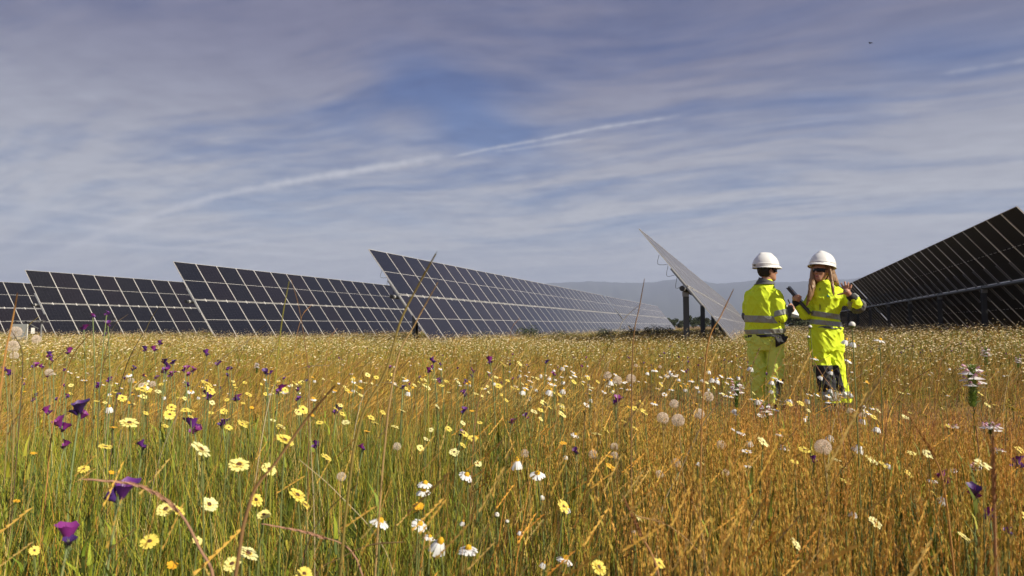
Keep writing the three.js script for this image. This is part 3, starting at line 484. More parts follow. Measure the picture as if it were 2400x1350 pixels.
  // trousers
  const pelvis = stack([[0.66, -0.014, 0, 0.155, 0.126], [0.76, -0.016, 0.0, 0.174, 0.136], [0.92, -0.016, 0, 0.162, 0.128]], yaw), tfold = folds(0.032, 8, 6, 33);
  const lA2 = chain([hipA, kneeA, [footA[0], 0.10, footA[2]]], [0.098, 0.084, 0.076]), lB2 = chain([hipB, kneeB, [footB[0], 0.10, footB[2]]], [0.098, 0.078, 0.074]), trf = join([pelvis, lA2, lB2], 0.03);
  part(root, 'trousers', surface((x, y, z) => Math.max(trf(x, y, z) - tfold(x, y, z), 0.09 - y, y - 0.91), [-0.3, 0.06, -0.22], [0.3, 0.93, 0.26], 0.009), HV);
  part(root, 'knee_panel', surface((x, y, z) => Math.max(Math.min(lA2(x, y, z), lB2(x, y, z)) - tfold(x, y, z) - 0.006, 0.20 - y, y - 0.505, x - 0.105 - (0.5 - y) * 0.2), [-0.28, 0.17, -0.18], [0.28, 0.54, 0.26], 0.008), DARK);
  for (const [l, lo, hi] of [[lA2, 0.125, 0.222], [lB2, 0.150, 0.222]]) part(root, 'leg_band', surface((x, y, z) => Math.max(l(x, y, z) - tfold(x, y, z) - 0.009, lo - y, y - hi), [-0.2, lo - 0.03, -0.2], [0.32, hi + 0.03, 0.26], 0.008), SILVER);
  part(root, 'trouser_hem', surface((x, y, z) => Math.max(Math.min(lA2(x, y, z), lB2(x, y, z) - 0.0) - tfold(x, y, z) - 0.004, 0.055 - y, y - 0.108), [-0.2, 0.03, -0.2], [0.32, 0.13, 0.26], 0.008), DARK);
  for (const f of [footA, footB]) part(root, 'boot', surface((x, y, z) => Math.max(smin(cap(x, y, z, [f[0], 0.045, f[2]], [f[0] - 0.06, 0.038, f[2] + 0.13], 0.046, 0.040), cap(x, y, z, f, [f[0], 0.05, f[2]], 0.052, 0.05), 0.04), -y), [f[0] - 0.16, -0.02, f[2] - 0.1], [f[0] + 0.1, 0.18, f[2] + 0.22], 0.009), DARK);
  // hair: a cap under the helmet and long locks in front of both shoulders
  const strand = (x, y, z) => 0.007 * (noise3(x * 70 + y * 8, y * 3, z * 70) - 0.5) + 0.004 * (noise3(x * 130 + y * 12, y * 4, z * 130) - 0.5);
  const capHair = H((x, y, z) => Math.max(ell(x, y, z, [0, 0.022, -0.020], [0.083, 0.110, 0.104]), z - 0.020 - 0.3 * Math.max(0, y), -y - 0.11));
  const sheet = (pts, ws, t, nx, nz) => (x, y, z) => {                             // a flat lock: wide along the head, thin across it
    let d = 9; for (let i = 1; i < pts.length; i++) { const a = pts[i - 1], b = pts[i], q = clamp((a[1] - y) / (a[1] - b[1]), 0, 1), cx = lerp(a[0], b[0], q), cz = lerp(a[2], b[2], q), w = lerp(ws[i - 1], ws[i], q), dx = x - cx, dz = z - cz, tt = Math.min(t, w * 1.1), u = (dx * nx + dz * nz) / tt, v = (dz * nx - dx * nz) / w; d = Math.min(d, Math.max((Math.hypot(u, v) - 1) * Math.min(tt, w), b[1] - y, y - a[1])); }
    return d;
  };
  const locks = [sheet([[-0.112, 1.60, 0.050], [-0.122, 1.50, 0.060], [-0.124, 1.42, 0.085], [-0.132, 1.34, 0.120], [-0.152, 1.25, 0.142], [-0.196, 1.13, 0.150]], [0.012, 0.017, 0.025, 0.034, 0.030, 0.003], 0.024, 0.35, 0.94),
    sheet([[-0.105, 1.58, 0.0], [-0.120, 1.46, 0.02], [-0.130, 1.36, 0.07], [-0.150, 1.24, 0.11]], [0.04, 0.05, 0.05, 0.012], 0.028, 0.8, 0.6),
    sheet([[0.036, 1.615, 0.060], [0.050, 1.52, 0.072], [0.062, 1.42, 0.095], [0.072, 1.33, 0.128], [0.076, 1.25, 0.150]], [0.014, 0.018, 0.020, 0.017, 0.003], 0.020, 0.3, 0.95),
    sheet([[0.048, 1.60, 0.0], [0.068, 1.50, 0.0], [0.098, 1.41, 0.0], [0.128, 1.34, -0.03]], [0.045, 0.046, 0.036, 0.010], 0.030, 0.7, 0.7), chain([[-0.03, 1.56, -0.06], [-0.02, 1.40, -0.10], [-0.02, 1.25, -0.15]], [0.07, 0.06, 0.03], 0.03)];
  const hairF = join([capHair, ...locks], 0.010);
  part(root, 'hair', surface((x, y, z) => hairF(x, y, z) - strand(x, y, z), [-0.26, 1.14, -0.2], [0.19, 1.68, 0.22], 0.005), mat(0.25, 0.135, 0.055, 0.45));
  part(root, 'sunglasses', surface(H(glasses), ...bounds(headC, 0.12), 0.0035), LENS);
  const hc = [-0.022, 1.590, 0.0], HF = frame(hc, hy, 0.16), hm = part(root, 'helmet', surface(HF(shellHelmet), [hc[0] - 0.2, hc[1] - 0.08, hc[2] - 0.2], [hc[0] + 0.2, hc[1] + 0.18, hc[2] + 0.2], 0.0045), HELMET);
  // blue flower like emblem with a short line of print on the helmet front
  {
    const cv = document.createElement('canvas'); cv.width = 128; cv.height = 128; const c = cv.getContext('2d'); c.fillStyle = '#e6e6e4'; c.fillRect(0, 0, 128, 128);
    c.fillStyle = '#1f6f9c'; for (let k = 0; k < 6; k++) { const a = k / 6 * 6.283; c.beginPath(); c.arc(64 + Math.cos(a) * 17, 46 + Math.sin(a) * 17, 13, 0, 7); c.fill(); } c.fillStyle = '#174f7d'; c.beginPath(); c.arc(64, 46, 14, 0, 7); c.fill();
    c.fillStyle = '#8d97a3'; for (let k = 0; k < 6; k++) c.fillRect(26 + k * 13, 94, 9, 9);
    const tx = new THREE.CanvasTexture(cv); tx.colorSpace = THREE.SRGBColorSpace;
    const g = new THREE.SphereGeometry(1, 12, 8, Math.PI / 2 - 0.22, 0.44, Math.PI / 2 - 0.70, 0.36).scale(0.1235, 0.1515, 0.1465);
    const e = part(hm, 'helmet_emblem', g, new THREE.MeshStandardMaterial({ map: tx, roughness: 0.35, side: THREE.DoubleSide })); e.position.set(...hc); e.rotation.set(-0.16, hy, 0, 'YXZ');
  }
  // what she holds
  const fo = base('document_folder', 0, 0, 0); tag(fo, 'slim black document folder held upright in the hand of the long haired person', 'folder');
  const q = new THREE.Quaternion().setFromEuler(new THREE.Euler(0, 0.0, 0.647)).multiply(new THREE.Quaternion().setFromEuler(new THREE.Euler(0, degToRad(84), 0)));
  new THREE.Matrix4().compose(root.position, root.quaternion, V(1, 1, 1)).multiply(new THREE.Matrix4().compose(V(-0.262, 1.212, 0.030), q, V(1, 1, 1))).decompose(fo.position, fo.quaternion, fo.scale);
  const leather = mat(0.012, 0.012, 0.014, 0.42);
  part(fo, 'cover', boxG(0.17, 0.375, 0.005, 0, 0, 0.013), leather); part(fo, 'cover', boxG(0.17, 0.375, 0.005, 0, 0, -0.013), leather); part(fo, 'paper_block', boxG(0.155, 0.36, 0.02, -0.004, 0, 0), mat(0.08, 0.08, 0.08, 0.8)); part(fo, 'spine', boxG(0.006, 0.375, 0.031, 0.086, 0, 0), leather);
  const pen = base('pen', 0, 0, 0); tag(pen, 'thin dark pen held between the raised fingers of the long haired person', 'pen'); pen.position.copy(root.position); pen.quaternion.copy(root.quaternion);
  part(pen, 'barrel', barG(V(0.188, 1.288, 0.305), V(0.112, 1.360, 0.302), 0.0042, 0.0046, 8), M.black); part(pen, 'tip', barG(V(0.195, 1.281, 0.305), V(0.188, 1.288, 0.305), 0.001, 0.004, 6), M.galv);
}
// ---------------------------------------------------------------- the meadow: grass as countless tufts
const greens = [[.17, .235, .014], [.28, .33, .015], [.085, .13, .008], [.40, .37, .02], [.06, .095, .010], [.20, .25, .02]], deep = [[.09, .14, .014], [.12, .165, .018], [.075, .115, .015]];
const dries = [[.64, .35, .045], [.72, .45, .08], [.56, .25, .03], [.22, .12, .018], [.78, .58, .20], [.60, .27, .035], [.14, .08, .015], [.74, .52, .14], [.40, .25, .03]];
const LEAF = { roughness: 0.75, transmission: 0.18, thickness: 0 };
const grassMat = new THREE.MeshPhysicalMaterial({ color: rgb(1, 1, 1), vertexColors: true, side: THREE.DoubleSide, ...LEAF }), farMat = new THREE.MeshStandardMaterial({ color: rgb(1, 1, 1), vertexColors: true, side: THREE.DoubleSide, roughness: 0.8 });
class Strips {
  constructor() { this.p = []; this.n = []; this.c = []; this.i = []; }
  // a blade that leaves (x, z) upright and bends over towards `dir`
  blade(x, z, h, w, dir, bend, col, segs = 4, y0 = -0.02, tipW = 0.05) {
    const dx = Math.cos(dir), dz = Math.sin(dir), tw = ran(-0.8, 0.8), sx = Math.cos(dir + 1.57 + tw), sz = Math.sin(dir + 1.57 + tw), b = this.p.length / 3; let px = x, py = y0, pz = z, a = 0.04 + bend * 0.12;
    for (let k = 0; k <= segs; k++) {
      const ww = w * 0.5 * lerp(1, tipW, Math.pow(k / segs, 1.6)), tx = dx * Math.sin(a), ty = Math.cos(a), tz = dz * Math.sin(a), ux = -sz * ty, uy = sz * tx - sx * tz, uz = sx * ty, ul = Math.hypot(ux, uy, uz), nx = ux / ul, ny = uy / ul, nz = uz / ul;
      this.p.push(px - sx * ww, py, pz - sz * ww, px + sx * ww, py, pz + sz * ww); this.n.push(nx, ny, nz, nx, ny, nz); this.c.push(...col, ...col);
      if (k < segs) this.i.push(b + 2 * k, b + 2 * k + 1, b + 2 * k + 2, b + 2 * k + 1, b + 2 * k + 3, b + 2 * k + 2);
      const st = h / segs; px += dx * Math.sin(a) * st; pz += dz * Math.sin(a) * st; py += Math.cos(a) * st; a += bend / segs * (0.6 + k * 0.4);
    }
    return [px, py, pz, a];
  }
  tri(a, b, c, col) { const k = this.p.length / 3, u = V(...b).sub(V(...a)), n = u.cross(V(...c).sub(V(...a))).normalize(); this.p.push(...a, ...b, ...c); for (let q = 0; q < 3; q++) { this.n.push(n.x, n.y, n.z); this.c.push(...col); } this.i.push(k, k + 1, k + 2); }
  // an ear of small beads from a point upwards along (dx, dy, dz)
  ear(x, y, z, dir, a, len, w, col, n = 6) {
    const dx = Math.cos(dir) * Math.sin(a), dy = Math.cos(a), dz = Math.sin(dir) * Math.sin(a), t = len / n;
    for (let k = 0; k < n; k++) { const r = w * (1 - 0.4 * k / n), q = k * 2.1, ox = Math.cos(q) * r, oz = Math.sin(q) * r, cx = x + dx * t * k, cy = y + dy * t * k, cz = z + dz * t * k, e = [cx + dx * t * 1.3, cy + dy * t * 1.3, cz + dz * t * 1.3]; this.tri([cx - oz * 0.5, cy, cz + ox * 0.5], [cx + ox, cy + t * 0.5, cz + oz], e, col); this.tri([cx + oz * 0.5, cy, cz - ox * 0.5], [cx - ox, cy + t * 0.5, cz - oz], e, col); }
  }
  disc(x, y, z, r, nx, nz, col, mid, droop = 0) {
    const k = 7; for (let q = 0; q < k; q++) { const a = q / k * 6.283, b = (q + 0.85) / k * 6.283, f = (t, rr) => [x + Math.cos(t) * rr, y - droop * rr + (Math.cos(t) * nx + Math.sin(t) * nz) * rr, z + Math.sin(t) * rr]; this.tri([x, y + 0.001, z], f(a, r), f(b, r), col); }
    for (let q = 0; q < 4; q++) { const a = q / 4 * 6.283, b = (q + 1) / 4 * 6.283; this.tri([x, y + r * 0.38, z], [x + Math.cos(a) * r * 0.38, y + 0.002, z + Math.sin(a) * r * 0.38], [x + Math.cos(b) * r * 0.38, y + 0.002, z + Math.sin(b) * r * 0.38], mid); }
  }
  done() { const g = new THREE.BufferGeometry(); g.setAttribute('position', new THREE.Float32BufferAttribute(this.p, 3)); g.setAttribute('normal', new THREE.Float32BufferAttribute(this.n, 3)); g.setAttribute('color', new THREE.Float32BufferAttribute(this.c, 3)); g.setIndex(this.i); return g; }
}
const tint = (c, v = 0.18) => { const k = ran(1 - v, 1 + v); return [c[0] * k, c[1] * k * ran(0.95, 1.05), c[2] * k]; };
const tufts = {
  green: () => { const s = new Strips(); for (let i = 0; i < 22; i++) s.blade(ran(-.08, .08), ran(-.08, .08), ran(.20, .40), ran(.0014, .0032), ran(0, 6.28), ran(.1, 1.0), tint(pick(greens)), 4); for (let i = 0; i < 5; i++) s.blade(ran(-.07, .07), ran(-.07, .07), ran(.2, .44), .0016, ran(-.8, .8), ran(.2, .9), tint(pick(dries)), 4); return s.done(); },
  dry: () => { const s = new Strips(); for (let i = 0; i < 13; i++) { const d = ran(-1.2, 1.2), x = ran(-.08, .08), z = ran(-.08, .08), c = tint(pick(dries)), q = s.blade(x, z, ran(.24, .46), ran(.0012, .0022), d, ran(.05, .5), c, 4, -0.02, 0.4); if (rnd() < 0.6) s.ear(q[0], q[1], q[2], d, q[3], ran(.03, .06), .0012, tint(pick(dries)), 7); } for (let i = 0; i < 5; i++) s.blade(ran(-.08, .08), ran(-.08, .08), ran(.14, .30), .0026, ran(0, 6.28), ran(.3, 1.2), tint(pick(greens)), 3); return s.done(); },
  ears: () => { const s = new Strips(); for (let i = 0; i < 9; i++) { const d = ran(0, 6.28), b = ran(0, .16), c = tint(pick([[.62, .40, .06], [.66, .36, .07], [.46, .36, .05]]), .2), q = s.blade(ran(-.07, .07), ran(-.07, .07), ran(.12, .24), .0017, d, b, tint(pick([[.30, .29, .04], [.44, .30, .05]])), 3, -0.02, 0.9); s.ear(q[0], q[1], q[2], d, q[3], ran(.13, .20), .0015, c, 22); } for (let i = 0; i < 11; i++) s.blade(ran(-.08, .08), ran(-.08, .08), ran(.12, .27), .0026, ran(0, 6.28), ran(.2, 1.0), tint(pick(deep)), 3); return s.done(); },
  short: () => { const s = new Strips(); for (let i = 0; i < 16; i++) { const d = ran(0, 6.28), q = s.blade(ran(-.09, .09), ran(-.09, .09), ran(.10, .24), ran(.0014, .0024), d, ran(.1, .8), tint(pick([[.60, .23, .035], [.64, .34, .055], [.48, .17, .028], [.19, .075, .015]])), 3, -0.02, 0.4); if (rnd() < 0.5) s.ear(q[0], q[1], q[2], d, q[3], .03, .003, tint([.48, .26, .10]), 4); } for (let i = 0; i < 4; i++) s.blade(ran(-.08, .08), ran(-.08, .08), ran(.08, .2), .003, ran(0, 6.28), ran(.3, 1.2), tint(pick(greens)), 3); return s.done(); },
  chamomile: () => { const s = new Strips(); for (let i = 0; i < 11; i++) { const d = ran(0, 6.28), q = s.blade(ran(-.14, .14), ran(-.14, .14), ran(.26, .48), .0022, d, ran(.05, .5), tint(pick([[.40, .32, .10], [.50, .36, .13], [.26, .28, .08]])), 3, -0.02, 0.6); if (i < 4) s.disc(q[0], q[1], q[2], ran(.008, .012), ran(-.3, .3), ran(-.3, .3), tint([.82, .74, .48], .12), tint([.62, .40, .04], .1), ran(0, .8)); for (let k = 0; k < 2; k++) s.blade(q[0] * 0.6, q[2] * 0.6, ran(.05, .10), .004, ran(0, 6.28), 1, tint(pick(greens)), 2, q[1] * ran(.2, .7)); } for (let i = 0; i < 12; i++) s.blade(ran(-.14, .14), ran(-.14, .14), ran(.25, .46), .002, ran(-.8, .8), ran(.2, .8), tint(pick(dries)), 3); return s.done(); },
  herb: () => { const s = new Strips(); for (let i = 0; i < 4; i++) { const bx = ran(-.05, .05), bz = ran(-.05, .05), d = ran(0, 6.28), h = ran(.18, .34); s.blade(bx, bz, h, .0026, d, .2, tint([.14, .18, .05]), 3, -.02, .6); for (let k = 0; k < 9; k++) s.blade(bx, bz, ran(.035, .075), ran(.004, .008), ran(0, 6.28), ran(.9, 1.8), tint(pick(greens)), 2, h * (k + 1) / 10); } return s.done(); },
};
let tris = 0; const tuftShapes = {}; for (const k of Object.keys(tufts)) tuftShapes[k] = [0, 1, 2].map(() => tufts[k]());
const spots = {}; for (const k of Object.keys(tufts)) spots[k] = [[], [], []];
{
  const rings = [[0.5, 1.2, 240], [1.2, 2.2, 215], [2.2, 3.2, 170], [3.2, 5, 125], [5, 7, 95], [7, 11, 58], [11, 18, 32], [18, 30, 17], [30, 50, 8], [50, 80, 3], [80, 130, 1.2]];
  const put = new THREE.Matrix4(), q = new THREE.Quaternion(), e = new THREE.Euler(), col = new THREE.Color();
  for (const [r0, r1, dens] of rings) {
    const half = degToRad(r1 <= 11 ? 64 : 52);
    const n = Math.round(dens * half * (r1 * r1 - r0 * r0));
    for (let i = 0; i < n; i++) {
      const r = Math.sqrt(lerp(r0 * r0, r1 * r1, rnd())), az = ran(-half, half), x = Math.sin(az) * r, z = -Math.cos(az) * r;
      if (Math.hypot(x - 2.88, z + 7.2) < 0.2 || Math.hypot(x - 3.5, z + 6.9) < 0.2) continue;
      const n1 = fbm2(x * 0.55 + 20, z * 0.55 + 9, 3) / 0.875, n2 = fbm2(x * 1.9 - 7, z * 1.9 + 3, 2) / 0.75;
      const side = x / Math.max(r, 0.5);                                             // how far to the right
      let green = clamp(0.72 - 1.05 * (side + 0.10) + (n1 - 0.5) * 1.2, 0.05, 0.97) * (1 - ss(2.4, 6, r) * 0.85), far = ss(8, 13, r);
      const red = ss(3.4, 4.6, r) * (1 - ss(6.6, 8.4, r)) * ss(0.7, 2.2, x + (n1 - 0.5) * 2) * 0.95, ear = ss(0.02, 0.35, side + (n1 - 0.5) * 0.3) * (1 - ss(2.1, 3.6, r)) * 0.82;
      let kind; const t = rnd();
      if (t < far * clamp(0.30 + 0.8 * (n1 - 0.35), 0.12, 0.7)) kind = 'chamomile';
      else if (rnd() < red) kind = 'short';
      else if (rnd() < 0.05 + 0.05 * n2) kind = 'herb';
      else if (rnd() < ear) kind = 'ears';
      else kind = rnd() < green ? 'green' : 'dry';
      const v = Math.floor(rnd() * 3), hgt = ran(0.82, 1.12) * lerp(0.9, 1.1, n2) * (kind === 'short' ? 0.7 : lerp(1, 0.34, ss(1.8, 4.6, r) * (1 - ss(7.5, 10, r)) * lerp(0.45, 1, ss(0.05, 0.3, side)))) * lerp(1, 1.12, far), wide = lerp(1.1, 2.3, ss(3, 26, r)) * (r > 40 ? 1.8 : 1);
      e.set(ran(-.08, .08), kind === 'dry' ? ran(-.9, .9) : ran(0, 6.28), ran(-.10, .04)); q.setFromEuler(e);
      put.compose(V(x, ground(x, z), z), q, V(wide, hgt, wide));
      const k = ran(0.82, 1.15), warm = lerp(0.92, 1.12, n1); col.setRGB(k * warm, k * lerp(1.02, 0.97, n1), k * lerp(1.05, 0.9, n1));
      spots[kind][v].push([put.clone(), col.clone(), r]);
    }
  }
  const said = { green: ['green_grass', 'thick green grass blades filling the left foreground'], dry: ['dry_grass', 'tawny dry grass stems spread across the meadow'], ears: ['beaded_grass', 'upright beaded grass ears crowding the right foreground'], short: ['red_grass', 'short reddish dry grass around the two people'], chamomile: ['chamomile_field', 'mass of tiny white chamomile flowers before the panel rows'], herb: ['leafy_herb', 'small leafy green herbs between the grass tufts'] };
  for (const k of Object.keys(spots)) {
    const root = base(said[k][0], 0, 0, 0); tag(root, said[k][1], k === 'chamomile' ? 'flowers' : k === 'herb' ? 'herbs' : 'grass', null, 'stuff');
    // the nearest tufts as one mesh of real blades, the rest as copies
    const P = [], N = [], C = [], I = [], v3 = V(0, 0, 0), nm = new THREE.Matrix3();
    spots[k].forEach((list, v) => {
      const g = tuftShapes[k][v], gp = g.attributes.position, gn = g.attributes.normal, gc = g.attributes.color;
      for (const [a, c, r] of list) if (r < 3.2) {
        const b = P.length / 3; nm.getNormalMatrix(a);
        for (let i = 0; i < gp.count; i++) { v3.fromBufferAttribute(gp, i).applyMatrix4(a); P.push(v3.x, v3.y, v3.z); v3.fromBufferAttribute(gn, i).applyMatrix3(nm).normalize(); N.push(v3.x, v3.y, v3.z); C.push(gc.getX(i) * c.r, gc.getY(i) * c.g, gc.getZ(i) * c.b); }
        for (let i = 0; i < g.index.count; i++) I.push(b + g.index.getX(i));
      }
      const rest = list.filter((e) => e[2] >= 3.2); if (!rest.length) return;
      const m = new THREE.InstancedMesh(g, farMat, rest.length); m.name = 'tuft'; m.castShadow = m.receiveShadow = true; m.userData.kind = 'stuff';
      rest.forEach(([a, c], i) => { m.setMatrixAt(i, a); m.setColorAt(i, c); }); root.add(m);
    });
    if (P.length) { const g = new THREE.BufferGeometry(); g.setAttribute('position', new THREE.Float32BufferAttribute(P, 3)); g.setAttribute('normal', new THREE.Float32BufferAttribute(N, 3)); g.setAttribute('color', new THREE.Float32BufferAttribute(C, 3)); g.setIndex(I); part(root, 'near_tufts', g, grassMat).userData.kind = 'stuff'; tris += I.length / 3; }
  }
}

